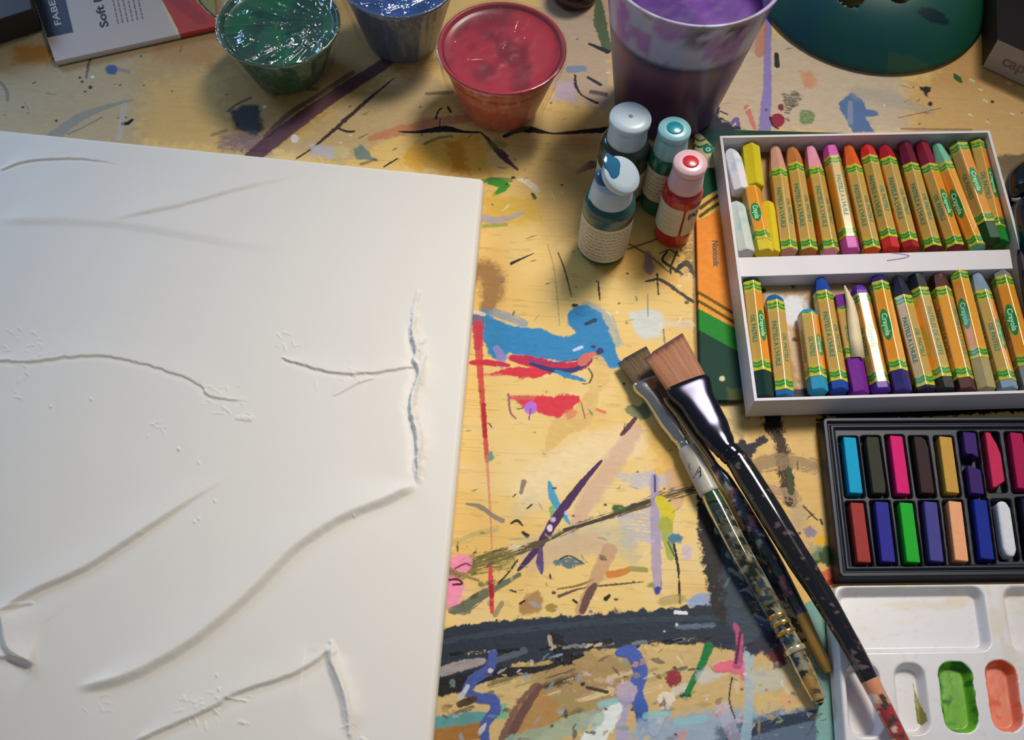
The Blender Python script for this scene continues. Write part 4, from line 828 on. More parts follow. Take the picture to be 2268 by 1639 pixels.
# torn strip of pale paper on the violet one
tp = [V(1872, 632, .0175), V(1884, 665, .0172), V(1890, 700, .0168), V(1896, 745, .0162), V(1902, 790, .0158)]
hw = [.0004, .0022, .0030, .0034, .0036]
vs = []; 
for p, h in zip(tp, hw): vs += [tuple(p+Vector((-h, 0, -.0012))), tuple(p), tuple(p+Vector((h, 0, -.001)))]
fs_ = []
for k in range(4):
    for i in range(2): fs_.append((k*3+i, k*3+i+1, (k+1)*3+i+1, (k+1)*3+i))
me = mesh('torn_paper', vs, fs_, smooth=True); o = link('torn_paper', me, pmat('torn_paper', (236, 216, 176), rough=.6, var=.1, vscale=400)); md = o.modifiers.new('t', 'SOLIDIFY'); md.thickness = .0002
child(o, torn_root)
# curled wrapper foot of the dark green one
# bare pieces and stubs
def piece(label, tip, bot, rgb, kind, r, zc=None, smear=None, tipL=.006):
    z = ZTF+r*.93 if zc is None else zc
    A_ = V(*tip, z); B_ = V(*bot, z); L = (A_-B_).length; t = (A_-B_).normalized(); s = t.cross(Vector((0, 0, 1))).normalized(); u = s.cross(t)
    me = stick_mesh(L, r, kind, tipL)
    mt = stick_mat(rgb)
    if smear:
        import bmesh
        bm = bmesh.new(); bm.from_mesh(me)
        bmesh.ops.subdivide_edges(bm, edges=[e for e in bm.edges if abs((e.verts[0].co-e.verts[1].co).y) > .002], cuts=24)
        bm.to_mesh(me); bm.free(); me.shade_smooth()
        n = len(me.vertices); c = np.zeros(n*3, np.float32); me.vertices.foreach_get('co', c); c = c.reshape(-1, 3)
        q = .6*sst(.45, .75, fbm(c[:, 0]*300+3, c[:, 1]*260+7, 2, 4)+(c[:, 1]/L-.6)*.35)
        setcol(me, lin(rgb)*(1-q[:, None])+lin(smear)*q[:, None]); mt = cmat('smeared_pastel', rough=.6, bump=.4, bscale=500)
    o = link('oil_pastel_piece', me, mt); Mx = Matrix((s, t, u)).transposed().to_4x4(); Mx.translation = B_; o.matrix_world = Mx
    tag(o, label, 'oil pastel', 'oil pastels in the white tray'); return o
piece('broken white oil pastel stub smeared with blue, in the upper left corner', (1616, 332), (1641, 428), (232, 226, 238), 'round', .0058, smear=(150, 206, 222), tipL=.012)
piece('bluish white oil pastel stub below the other white one, by the left wall', (1627, 450), (1651, 564), (206, 214, 206), 'round', .0058, smear=(150, 196, 206), tipL=.006)
piece('bare yellow oil pastel chunk with square cut end, beside the white stub', (1661, 328), (1671, 418), (216, 198, 36), 'flat', .0060)
pastel('wrapped yellow oil pastel with the green oval emblem facing up', (1662, 421), (1693, 563), 424, 540, (222, 200, 50), 'flat', -165, .0060, wcut=6)
piece('short bare yellow oil pastel lying right of the wrapped yellow one', (1699, 451), (1712, 563), (224, 200, 40), 'blunt', .0046)

# ================================================================ SOFT PASTEL SET
def frame_fn(O, Uv, Vv):
    Minv = np.linalg.inv(np.array([Uv, Vv]).T)
    def to(px, py, z): q = at(px, py, z)[:2]*1000-O; return Minv@q
    return to
def rrect(u, v, c, half, r):
    dx = np.abs(u-c[0])-(half[0]-r); dy = np.abs(v-c[1])-(half[1]-r)
    return np.hypot(np.maximum(dx, 0), np.maximum(dy, 0))+np.minimum(np.maximum(dx, dy), 0)-r
ZS = .008
O = at(1817, 922, ZS)[:2]*1000; SU = np.array([1, .074]); SV = np.array([.006, -1.])
sto = frame_fn(O, SU, SV)
SW, SH = 156., sto(1856, 1283, ZS)[1]
gu = axis([(0, 6, .3), (6, 118, .42), (118, SW, 1.6)]); gv = axis([(0, SH, .38)])
U, W = np.meshgrid(gu, gv)
dE = rrect(U, W, (SW/2, SH/2), (SW/2, SH/2), 3.5)*-1
H = 8.0*sst(-.2, 1.2, dE)-1.6*sst(3.0, 3.8, dE)+.9*sst(4.4, 5.2, dE)-1.4*sst(6.2, 7.4, dE)
sticks = [
 # (label, top px, bottom px, colour, half width mm, shape)
 ('bright cyan soft pastel stick at the left end of the top row', (1882, 968), (1897, 1092), (36, 164, 206), 'sq'),
 ('dark olive grey soft pastel stick in the top row', (1932, 967), (1949, 1092), (66, 66, 56), 'worn'),
 ('hot pink soft pastel stick with a pale nick, in the top row', (1985, 965), (2002, 1093), (222, 44, 118), 'sq'),
 ('dark chocolate brown soft pastel stick with a rounded shoulder', (2038, 967), (2056, 1092), (66, 52, 52), 'cut'),
 ('ochre yellow soft pastel stick in the top row', (2094, 967), (2111, 1091), (204, 158, 76), 'sq'),
 ('upper half of the broken violet soft pastel stick', (2147, 957), (2154, 1013), (72, 48, 112), 'brkA'),
 ('lower half of the broken violet soft pastel stick', (2157, 1030), (2166, 1093), (70, 46, 110), 'brkB'),
 ('chipped raspberry soft pastel stick with a slanted broken side', (2196, 958), (2214, 1080), (206, 54, 92), 'wedge'),
 ('crimson pink soft pastel stick cut by the right edge of the photo', (2251, 958), (2269, 1082), (176, 38, 86), 'sq'),
 ('brick red soft pastel stick at the left end of the bottom row', (1898, 1113), (1915, 1245), (164, 66, 62), 'sq'),
 ('indigo blue soft pastel stick with a dark nick, between red and green', (1953, 1111), (1969, 1244), (58, 56, 148), 'sq'),
 ('vivid green soft pastel stick in the bottom row', (2007, 1113), (2024, 1245), (46, 176, 56), 'sq'),
 ('dull periwinkle soft pastel stick in the bottom row', (2061, 1111), (2076, 1243), (80, 76, 144), 'sq'),
 ('peach soft pastel stick with a small brown nick', (2115, 1110), (2131, 1242), (246, 174, 128), 'sq'),
 ('royal blue soft pastel stick in the bottom row', (2171, 1106), (2188, 1238), (38, 54, 150), 'sq'),
 ('white soft pastel stick with worn slanted ends', (2222, 1108), (2240, 1232), (226, 226, 232), 'oct'),
 ('blackish navy soft pastel stick at the right end of the bottom row', (2276, 1104), (2294, 1232), (30, 32, 48), 'sq')]
ZK = .0088; ZB = .0012
info = []
for s_ in sticks:
    a = sto(*s_[1], ZK); b = sto(*s_[2], ZK); info.append((a, b))
# cells: a rectangular well for every position
for k, (a, b) in enumerate(info):
    if sticks[k][4] in ('brkA', 'brkB'):
        if sticks[k][4] == 'brkB': continue
        b = info[k+1][1]
    c = (a+b)/2; hl = abs(b[1]-a[1])/2+1.3
    ang = (b[0]-a[0])/(b[1]-a[1])
    dW = rrect(U-(W-c[1])*ang, W, c, (4.9, hl), 1.0)
    H = np.where(dW < .6, H*(1-sst(.6, -.5, dW))+(ZB*1000-.3)*sst(.6, -.5, dW), H)
P = np.zeros(U.shape+(3,)); P[..., 0] = (O[0]+U*SU[0]+W*SV[0])/1000; P[..., 1] = (O[1]+U*SU[1]+W*SV[1])/1000; P[..., 2] = .0004+H/1000
setb = link('soft_pastel_tray', gridmesh('moulded_tray', P[::-1].copy()), pmat('black_plastic', (30, 35, 46), rough=.42, spec=.3, var=.25, vscale=90, bump=.1))
tag(setb, 'black moulded plastic tray holding two rows of square soft pastel sticks', 'tray')
import bmesh
def soft_stick(k):
    lab, tp, bp, rgb, shp = sticks[k]; a, b = info[k]
    A_ = np.array([(O+a[0]*SU+a[1]*SV)[0], (O+a[0]*SU+a[1]*SV)[1]])/1000; B_ = (O+b[0]*SU+b[1]*SV)/1000
    L = np.linalg.norm(A_-B_); hw_ = .0033; h0 = ZB+.0003; h1 = ZK
    hh = h1-h0
    base = {'sq': [(-1, 0), (1, 0), (1, 1), (-1, 1)], 'worn': [(-1, 0), (.9, .0), (1, .12), (1, 1), (-.85, 1), (-1, .93)], 'cut': [(-1, 0), (1, 0), (1, .82), (.8, .95), (.3, 1), (-1, 1)],
            'brkA': [(-1, .18), (-.5, .1), (0, .2), (.2, .1), (1, .02), (1, 1), (-1, 1)], 'brkB': [(-1, 0), (1, 0), (1, .84), (.1, .9), (-1, 1)],
            'wedge': [(-1, 0), (-.6, -.0), (1, .13), (1, .62), (.5, .8), (-.2, 1), (-1, 1)], 'oct': [(-1, .12), (-.5, 0), (.5, 0), (1, .12), (1, .86), (.5, .98), (-.2, 1), (-1, .95)]}[shp]
    bm = bmesh.new(); bt = [bm.verts.new((x*hw_, y*L, 0)) for x, y in base]; tpv = [bm.verts.new((x*hw_, y*L, hh)) for x, y in base]; n = len(base)
    bm.faces.new(bt[::-1]); bm.faces.new(tpv)
    for i in range(n): bm.faces.new((bt[i], bt[(i+1) % n], tpv[(i+1) % n], tpv[i]))
    bmesh.ops.bevel(bm, geom=[e for e in bm.edges], offset=.0013 if shp == 'oct' else .00055, segments=3, affect='EDGES', profile=.5)
    me = bpy.data.meshes.new('soft_pastel'); bm.to_mesh(me); bm.free()
    o = link('soft_pastel_stick', me, pmat('chalk_%d' % k, rgb, rough=.9, spec=.15, var=.08, vscale=260, bump=.5, bscale=900))
    t = Vector((A_[0]-B_[0], A_[1]-B_[1], 0)).normalized(); s = t.cross(Vector((0, 0, 1)))
    Mx = Matrix((s, t, Vector((0, 0, 1)))).transposed().to_4x4(); Mx.translation = Vector((B_[0], B_[1], h0)); o.matrix_world = Mx
    tag(o, lab, 'soft pastel', 'soft pastel sticks in the black tray'); return o
for k in range(len(sticks)): soft_stick(k)

# ================================================================ WATERCOLOUR PALETTE (white plastic)
ZP = .010
O = at(1836, 1289, ZP)[:2]*1000; PU = np.array([1, .075]); PV = np.array([-.02, -1.])
pto = frame_fn(O, PU, PV)
PW, PH = 210., 118.
gu = axis([(0, 96, .42), (96, PW, 1.8)]); gv = axis([(0, 84, .42), (84, PH, 1.6)])
U, W = np.meshgrid(gu, gv)
dE = -rrect(U, W, (PW/2, PH/2), (PW/2, PH/2), 6)
H = 10*sst(-.5, 2.4, dE)
wells = []
def well(x0, y0, x1, y1, depth, r, wall):
    global H
    a = pto(x0, y0, ZP); b = pto(x1, y1, ZP); c = ((a[0]+b[0])/2, (a[1]+b[1])/2); hf = (abs(b[0]-a[0])/2, abs(b[1]-a[1])/2)
    dd = rrect(U, W, c, hf, r); H = H-depth*sst(0, -wall, dd); wells.append((c, hf, r, wall, depth)); return len(wells)-1
well(1850, 1300, 2200, 1444, 5.5, 6, 3.6)
well(2216, 1298, 2560, 1442, 5.5, 6, 3.6)
w1 = well(1867, 1468, 1962, 1634, 6, 6.5, 2.9); w2 = well(1975, 1467, 2066, 1628, 6, 6.5, 2.9); w3 = well(2073, 1464, 2172, 1624, 6, 6.5, 2.9); w4 = well(2176, 1461, 2272, 1622, 6, 6.5, 2.9); w5 = well(2283, 1458, 2378, 1620, 6, 6.5, 2.9)
P = np.zeros(U.shape+(3,)); P[..., 0] = (O[0]+U*PU[0]+W*PV[0])/1000; P[..., 1] = (O[1]+U*PU[1]+W*PV[1])/1000; P[..., 2] = .0003+H/1000
C = np.zeros_like(P); C[:] = lin((232, 228, 230))
def tint(q, col):
    C[:] = C*(1-q[..., None])+lin(col)*q[..., None]
tint(.55*sst(.52, .7, fbm(U/14, W/4, 2, 3))*sst(30, 0, W), (226, 206, 160))  # tan shade of the upper walls, painted into the plastic colour
tint(.4*sst(.5, .7, fbm(U/6, W/16, 4, 3))*sst(10, 2, np.abs(U-80)), (226, 206, 160))  # same painted tan shade at the big well's right wall
tint(.2*sst(.66, .74, fbm(U/3, W/2, 1, 3)), (206, 196, 190))
palette = empty('paint_palette', 'white plastic palette with rounded wells of green and coral paint, lower right corner', 'palette', (O[0]/1000+.1, O[1]/1000-.06, .0003))
child(link('palette_body', gridmesh('palette_body', P[::-1].copy(), C[::-1].copy()), cmat('white_plastic', rough=.3, spec=.45, coat=.1)), palette)
def paintpatch(wi, cols, label, sx=0, sy=0, seed=0, thick=.5, grow=0, shape=None):
    c, hf, r, wall, depth = wells[wi]
    u = np.arange(c[0]-hf[0]-2, c[0]+hf[0]+2, .4); v = np.arange(c[1]-hf[1]-2, c[1]+hf[1]+2, .4)
    UU, WW = np.meshgrid(u, v); dd = rrect(UU, WW, c, hf, r); base = 10-depth*sst(0, -wall, dd)
    e = rrect(UU, WW, (c[0]+sx, c[1]+sy), (hf[0]-.9+grow, hf[1]-1.2+grow), r)+1.6*(fbm(UU/4, WW/4, seed, 3)-.5)
    if shape is not None: e = shape(UU-c[0], WW-c[1])+.8*(fbm(UU/3, WW/3, seed, 3)-.5)
    z = base+thick*np.clip(-e/1.0, -1, 1)+.25*(fbm(UU/2.5, WW/6, seed+1, 3)-.5)*(e < -.5)
    z = np.where(e > .6, base-1.2, z)
    PP_ = np.zeros(UU.shape+(3,)); PP_[..., 0] = (O[0]+UU*PU[0]+WW*PV[0])/1000; PP_[..., 1] = (O[1]+UU*PU[1]+WW*PV[1])/1000; PP_[..., 2] = .0003+z/1000
    n1 = fbm(UU/2.5, WW/9, seed+2, 3); n2 = fbm(UU/6, WW/5, seed+3, 3)
    CC_ = lin(cols[0])*(1-sst(.4, .65, n1))[..., None]+lin(cols[1])*sst(.4, .65, n1)[..., None]
    q = sst(.5, .68, n2+.25*sst(-3.5, 0, e)*(WW < c[1]-hf[1]*.3)); CC_ = CC_*(1-q[..., None])+lin(cols[2])*q[..., None]
    o = link('paint', gridmesh('paint', PP_[::-1].copy(), CC_[::-1].copy()), cmat('gouache_%d' % wi, rough=.35, spec=.45, coat=.1), None); o['label'] = label; child(o, palette); return o
paintpatch(w3, [(120, 186, 50), (112, 172, 46), (44, 120, 36)], 'thick leaf green paint', seed=1, grow=.9)
paintpatch(w4, [(240, 142, 112), (236, 130, 98), (226, 108, 66)], 'thick coral paint', seed=2, grow=.9)
paintpatch(w5, [(40, 44, 84), (36, 40, 76), (30, 30, 60)], 'dark blue paint', seed=4)
paintpatch(w2, [(158, 154, 60), (150, 148, 56), (140, 140, 60)], 'smear of olive paint', seed=3, thick=.25, shape=lambda a, b: np.abs(a-4.2-b*.09)-np.clip(.8+b*.08, .1, 1.5)+np.maximum(np.abs(b-1)-9, 0))

# ================================================================ CUPS
film = film_mat('cling_film', lo=.045, hi=.42)
film_body = film_mat('cling_film_body', lo=.03, hi=.20)
film_taut = film_mat('cling_film_taut', lo=.045, hi=.40, nscale=48)
def cup(kind, label, rim_px, H_, r_rim, r_base, wallcol, paintcol, fill, wall_fn=None, category='cup', rimcol=None, seed=0, tilt=(0, 0)):
    zr = H_; Pm = at(rim_px[0], rim_px[1], zr)
    root = empty(kind, label, category, (Pm[0], Pm[1], .0004))
    prof = [(0, 0), (r_base*.6, 0), (r_base*.97, .0002), (r_base, .0012)]
    n = 26
    for k in range(1, n+1): prof.append((r_base+(r_rim-r_base)*k/n*1.0, .0012+(H_-.0032)*k/n))
    prof += [(r_rim+.0010, H_-.0018), (r_rim+.0014, H_-.0008), (r_rim+.0010, H_-.0001), (r_rim, H_), (r_rim-.0008, H_-.0003), (r_rim-.0011, H_-.0014)]
    ri = lambda z: r_base+(r_rim-r_base)*z/H_-.0012
    for z in np.linspace(H_-.002, .002, 8): prof.append((ri(z), z))
    prof.append((0, .0016))
    def cf(th, zz, k):
        c = np.zeros((len(th), 3)); c[:] = lin(wallcol)
        if wall_fn: c = wall_fn(th, zz, c, prof[k][0])
        return c
    wl = link('cup_wall', lathe('cup_wall', prof, 96, colfn=cf), cmat(kind+'_plastic', rough=.34, spec=.4, coat=.1), root)
    zf = H_*fill; rf = ri(zf)-.0001
    th = np.linspace(0, 2*math.pi, 72, endpoint=False); nr = 30; PP_ = np.zeros((nr, 72, 3)); CC_ = np.zeros((nr, 72, 3))
    for k in range(nr):
        r = rf*k/(nr-1)+1e-5; x = r*np.cos(th); y = r*np.sin(th); w_ = fbm(x*160+5, y*160+5, seed, 3)
        PP_[k, :, 0] = x; PP_[k, :, 1] = y; PP_[k, :, 2] = zf+(.0003 if kind == 'water_tub' else .0010)*(w_-.5)*(1-(r/rf)**4)+.0012*(r/rf)**14
        m = sst(.4, .66, fbm(x*90+2, y*60+9, seed+2, 3))
        CC_[k] = lin(paintcol[0])*(1-m[:, None])+lin(paintcol[1])*m[:, None]
    pt = link('paint', gridmesh('paint', PP_, CC_, closed_u=True), cmat(kind+'_paint', rough=.32, spec=.4, coat=.1), root)
    return root, ri
def wrap_film(root, r_rim, H_, r_base, seed=0, gather=None, sag=.004, skirt=.9, amp=.0016, mat=film):
    """cling film drawn over the mouth, pleated, hanging loosely round the wall"""
    N = 220; top = 46; side = 34; rings = []
    th = np.linspace(0, 2*math.pi, N, endpoint=False)
    gx, gy = gather if gather else (.3*r_rim, 0)
    for k in range(top):
        t = k/(top-1); r = (r_rim+.0018)*t; x = r*np.cos(th); y = r*np.sin(th)
        ang = np.arctan2(y-gy, x-gx); dist_ = np.hypot(x-gx, y-gy)
        pl = (fbm(ang*5.5+20, dist_*60, seed, 2)-.5)*2; pl2 = 1-np.abs(vnoise(ang*9+40, dist_*30+5, seed+1)*2-1)*2
        z = H_+.0007-sag*(1-t*t)+amp*(pl*.7+np.maximum(pl2, 0)**3*1.0)*np.clip((dist_/r_rim)*2.2, 0, 1)*(.35+.65*(1-t**6))
        rings.append(np.stack([x, y, z], -1))
    for k in range(1, side+1):
        t = k/side*skirt; zb_ = H_*(1-t)
        rr_ = (r_base+(r_rim-r_base)*(1-t))+.0022+.002*math.sin(min(t*3, 1.6))*1.0
        pl = (fbm(th*6+seed, t*2.2+np.zeros(N), seed+2, 3)-.5)*2; pl2 = (vnoise(th*16+9, t*1.5+np.zeros(N), seed+3)-.5)*2
        r = rr_+(.0022*pl+.0010*pl2)*min(1, t*5); r = np.maximum(r, rr_-.0012)
        zz = np.maximum(zb_+.0008+.003*pl*(t > skirt*.9), .0006)
        rings.append(np.stack([r*np.cos(th), r*np.sin(th), zz], -1))
    P_ = np.array(rings)
    # close seam by blending the noise over the last columns
    for j in range(14):
        f = (j+1)/15; P_[:, N-14+j] = P_[:, N-14+j]*(1-f)+P_[:, 0]*f if j > 10 else P_[:, N-14+j]
    me_ = gridmesh('cling_wrap', P_, closed_u=True); me_.materials.append(mat); me_.materials.append(film_body)
    mi_ = np.zeros(len(me_.polygons), np.int32); mi_[(top+1)*N:] = 1; me_.polygons.foreach_set('material_index', mi_)
    return link('cling_wrap', me_, None, root)
def red_wall(th, zz, c, r):
    z = zz/.048; n = fbm(th*3+5, zz*120, 1, 3)
    c = c*(1-sst(.78, .95, z)[:, None])+lin((178, 44, 60))*sst(.78, .95, z)[:, None]
    q = sst(.05, .0, np.abs(z-.74+.05*(n-.5)))*.8; c = c*(1-q[:, None])+lin((120, 20, 36))*q[:, None]
    q = sst(.5, .75, n)*.4*(z < .7); return c*(1-q[:, None])+lin((222, 160, 130))*q[:, None]
rc, ri = cup('red_paint_cup', 'round cup of glossy raspberry red paint covered with clear film', (1112, 104), .048, .0368, .0235, (196, 96, 80), ((182, 34, 58), (138, 18, 42)), .93, red_wall, seed=1)
wrap_film(rc, .0368, .048, .0235, seed=1, gather=(.004, -.006), sag=.0030, skirt=.97, amp=.00030, mat=film_taut)
def green_wall(th, zz, c, r):
    n = fbm(th*3+1, zz*100, 2, 3); q = sst(.4, .7, n)*.5; return c*(1-q[:, None])+lin((70, 104, 84))*q[:, None]
gc, ri = cup('green_paint_cup', 'round cup of deep green paint under tightly pleated clear film', (617, 50), .038, .0358, .023, (26, 84, 58), ((2, 104, 66), (6, 70, 58)), .9, green_wall, seed=2)
wrap_film(gc, .0358, .038, .023, seed=3, gather=(.030, .004), sag=.0022, skirt=.97, amp=.0030)
def blue_wall(th, zz, c, r):
    n = fbm(th*4+1, zz*70, 2, 3); q = sst(.45, .7, n)*.6; c = c*(1-q[:, None])+lin((66, 86, 130))*q[:, None]
    inner = (r < .0349-.0006)
    return c
bc, ri = cup('blue_paint_cup', 'round cup of blue paint loosely wrapped in crumpled film, beside the green cup', (882, -52), .050, .0352, .023, (78, 96, 122), ((24, 84, 160), (16, 58, 128)), .86, blue_wall, seed=3)
wrap_film(bc, .0352, .050, .023, seed=5, gather=(.028, -.01), sag=.005, skirt=.98, amp=.0024)
def purple_wall(th, zz, c, r):
    z = zz/.11; n = fbm(th*5+3, zz*60, 1, 4); n2 = fbm(th*9+3, zz*140, 3, 3)
    dark = lin((74, 44, 92)); mauve = lin((124, 92, 122)); pale = lin((176, 184, 216)); lil = lin((164, 128, 196))
    up = sst(.63, .67, z+.02*(n-.5))[:, None]
    low = mauve*(sst(.35, .6, z)[:, None])+dark*(1-sst(.35, .6, z)[:, None])
    hi = pale*(1-sst(.45, .6, n)[:, None])+lil*sst(.45, .6, n)[:, None]
    c = low*(1-up)+hi*up
    q = sst(.045, .0, np.abs(z-.64+.02*(n-.5)))*.85; c = c*(1-q[:, None])+lin((40, 60, 90))*q[:, None]
    q = sst(.44, .54, n2)*sst(.80, .86, z)*sst(.62, .2, np.abs(((th+math.pi) % (2*math.pi))-math.pi+1.25))*.92; c = c*(1-q[:, None])+lin((50, 34, 40))*q[:, None]
    q = sst(.95, .97, z)*sst(.52, .60, n2)*.8; c = c*(1-q[:, None])+lin((60, 44, 60))*q[:, None]; q = sst(.96, .985, z)*.5; c = c*(1-q[:, None])+lin((196, 190, 206))*q[:, None]
    return c
pc, ri = cup('water_tub', 'tall plastic tub of purple paint water with a paint-crusted rim', (1540, -84), .110, .0488, .0315, (150, 130, 170), ((106, 48, 152), (76, 32, 122)), .74, purple_wall, category='tub', seed=4)
# bare patch of violet and a blue streak on the inside are part of its wall colours

# small dark jar behind the red cup
Pj = at(1271, -8, 0)
jar = empty('small_jar', 'small dark brown jar with a greyish lid, behind the red cup', 'jar', (Pj[0], Pj[1], .0004))
link('jar_body', lathe('jar_body', [(0, 0), (.0135, 0), (.015, .0012), (.0152, .003), (.0152, .0075), (.0145, .009), (.012, .0100), (.012, .0106), (0, .0106)], 48), pmat('dark_jar', (62, 34, 38), rough=.25, coat=.3), jar)
link('jar_lid', lathe('jar_lid', [(0, .0102), (.0138, .0102), (.0142, .0108), (.0142, .0160), (.0136, .0167), (.012, .0169), (.0115, .0164), (0, .0164)], 48), pmat('grey_lid', (104, 92, 108), rough=.4, var=.2), jar)

# ================================================================ TEAL UPTURNED BOWL with round holes
Pd = at(1925, -20, 0); RB = .0775
bm = bmesh.new(); NR, NT = 64, 240; ringv = []
def bz(r):
    t = r/RB; return .030*(1-max(0, (t-.30)/.70)**2.6) if t < 1 else 0
def bcol(x, y):
    n = fbm(np.array([x*40+4]), np.array([y*40+7]), 2, 3)[0]; g_ = max(0, min(1, (x/RB)*.5+.5+(n-.5)*.8))
    c = lin((16, 74, 92))*(1-g_)+lin((22, 92, 66))*g_
    if math.hypot((x-.028)/.011, (y+.048)/.0035) < .8+.5*n: c = lin((10, 44, 52))
    if y < -RB*.9 and x > .0: c = c*.7+lin((90, 110, 40))*.3
    return c
holes = []
for hx, hy in [(1889, -16), (1987, -15)]:
    q = at(hx, hy, .0295); holes.append((q[0]-Pd[0], q[1]-Pd[1], .0092))
for a in range(1, 5):
    t = math.atan2(holes[0][1], holes[0][0])-a*math.radians(58); rr_ = math.hypot(*holes[0][:2]); holes.append((rr_*math.cos(t), rr_*math.sin(t), .0092))
vs = []; cs = []; idx = {}
for k in range(NR+1):
    r = RB*(k/NR)
    for i in range(NT):
        a = 2*math.pi*i/NT; x = r*math.cos(a); y = r*math.sin(a)
        # pull vertices near a hole onto its edge so the rims are clean
        for hx, hy, hr in holes:
            d = math.hypot(x-hx, y-hy)
            if hr*.86 < d < hr*1.14 and d > 0: x = hx+(x-hx)*hr/d; y = hy+(y-hy)*hr/d
        vs.append((x, y, bz(math.hypot(x, y))+.0002)); cs.append(bcol(x, y))
fs_ = []
for k in range(NR):
    for i in range(NT):
        q = [k*NT+i, k*NT+(i+1) % NT, (k+1)*NT+(i+1) % NT, (k+1)*NT+i]
        cx = sum(vs[j][0] for j in q)/4; cy = sum(vs[j][1] for j in q)/4
        if all(math.hypot(cx-h[0], cy-h[1]) > h[2]*.99 for h in holes) and k > 0: fs_.append(q)
me = mesh('bowl', vs, fs_, smooth=True, cols=cs)
bowl = link('upturned_bowl', me, cmat('teal_plastic', rough=.5, spec=.35, bump=.1, bscale=80)); bowl.location = (Pd[0], Pd[1], .0006)
md = bowl.modifiers.new('t', 'SOLIDIFY'); md.thickness = .0018; md.offset = -1
tag(bowl, 'dark teal upturned plastic bowl with round holes, at the top right', 'bowl')
fleckm = pmat('pale_flecks', (156, 182, 176), rough=.5)
for k, (x, y, w_, h_) in enumerate([(1853, 38, 14, 6), (1870, 44, 14, 8), (1862, 41, 6, 4), (1974, 36, 5, 6), (1826, 70, 20, 3), (1838, 76, 16, 2.5), (1802, 114, 8, 3), (2040, 86, 3, 3), (1940, 80, 3, 2)]):
    q = at(x, y, .022); bx = q[0]-Pd[0]; by = q[1]-Pd[1]
    for _ in range(3):
        z = bz(math.hypot(bx, by))+.0006; q = at(x, y, z); bx = q[0]-Pd[0]; by = q[1]-Pd[1]
    m_ = mesh('f', [(bx+w_*.00028*math.cos(t)*random.uniform(.5, 1.1), by+h_*.0004*math.sin(t)*random.uniform(.5, 1.1), 0) for t in np.linspace(0, 6.28, 12)[:-1]], [tuple(range(11))])
    for v in m_.vertices: v.co.z = bz(math.hypot(v.co.x, v.co.y))+.00032
    link('paint_fleck', m_, fleckm, bowl)

# ================================================================ BOXES AT THE TOP CORNERS
zb1 = .0235
c0 = V(2176, 148, 0); topc = V(2197, 91, 0)
fx = (V(2268, 191, 0)-c0).normalized(); fy = Vector((-fx.y, fx.x, 0))
lft = (V(2172, 0, 0)-c0).normalized()
fy = lft
bx = [c0, c0+fx*.11, c0+fx*.11+fy*.16, c0+fy*.16]
inkbox = empty('small_carton', 'white and black carton with grey lettering at the top right corner', 'box', tuple(c0))
cardgrey = pmat('grey_card', (176, 168, 160), rough=.6); blackcard = pmat('black_card', (26, 20, 22), rough=.7, spec=.2); browncard = pmat('brown_side', (62, 44, 36), rough=.6)
q4 = [(p.x, p.y) for p in bx]
me = mesh('carton_body', [(x, y, .0004) for x, y in q4]+[(x, y, zb1) for x, y in q4], [(0, 1, 5, 4), (1, 2, 6, 5), (2, 3, 7, 6), (3, 0, 4, 7), (4, 5, 6, 7), (3, 2, 1, 0)], smooth=False)
for m_ in (cardgrey, blackcard, browncard): me.materials.append(m_)
me.polygons[4].material_index = 1; me.polygons[3].material_index = 2
child(link('carton_body', me), inkbox)
tm = textmesh('cap', .0115); o = link('lettering', tm, pmat('grey_print', (132, 120, 112), rough=.6))
cc = V(2243, 150, .0095); nrm = fx.cross(Vector((0, 0, 1))).normalized()
cen = c0+fx*((cc-c0).dot(fx)); cen.z = .0115
Mx = Matrix((fx, Vector((0, 0, 1)), nrm)).transposed().to_4x4(); Mx.translation = cen+nrm*.0001; o.matrix_world = Mx; child(o, inkbox)

dk = [V(-60, 118, 0), V(94, 68, 0), V(70, -30, 0), V(-100, -20, 0)]
o = link('dark_box', prism('dark_box', [(p.x, p.y) for p in dk], .0004, .018, .0006), pmat('dark_brown_card', (52, 42, 34), rough=.6, var=.2, vscale=40)); tag(o, 'dark brown box cut off by the top left corner of the photo', 'box')
# leaflet card
zc = .0035
cq = [V(122, 138, zc), V(482, 58, zc), V(470, -60, zc), V(58, -40, zc)]
card = empty('pastel_package', 'cream package card with a navy label and a red printed picture, top left', 'package', tuple(cq[0]))
ca = np.array([[p.x, p.y] for p in cq]); gu_, gv_ = np.meshgrid(np.linspace(0, 1, 320), np.linspace(0, 1, 150))
gp = (ca[0]*(1-gu_[..., None])+ca[1]*gu_[..., None])*(1-gv_[..., None])+(ca[3]*(1-gu_[..., None])+ca[2]*gu_[..., None])*gv_[..., None]
PK = Paint(np.arange(gp[..., 0].min()*1000-2, gp[..., 0].max()*1000+2, .3), np.arange(gp[..., 1].min()*1000-2, gp[..., 1].max()*1000+2, .3), zc, (196, 178, 166))
PK.blob([(104, 84), (162, 72), (138, -30), (60, -40)], (22, 26, 48), edge=.02, soft=.15)
PK.blob([(340, -40), (560, -60), (560, 70), (395, 85), (372, 40)], (214, 196, 160), edge=.1, soft=.3)
PK.blob([(352, -10), (425, -10), (446, 15), (478, 44), (560, 60), (560, 66), (400, 82), (385, 50)], (186, 58, 42), edge=.3, soft=.3)
PK.blob([(430, -20), (560, -20), (560, 45), (480, 42), (446, 12)], (150, 140, 84), edge=.8, soft=.8); PK.stroke([(436, -4), (452, 16), (476, 38)], 5, (70, 70, 40), edge=.5)
PK.blob([(352, -10), (400, -10), (470, 50), (440, 55)], (150, 40, 50), edge=1, soft=1.5, op=.6)
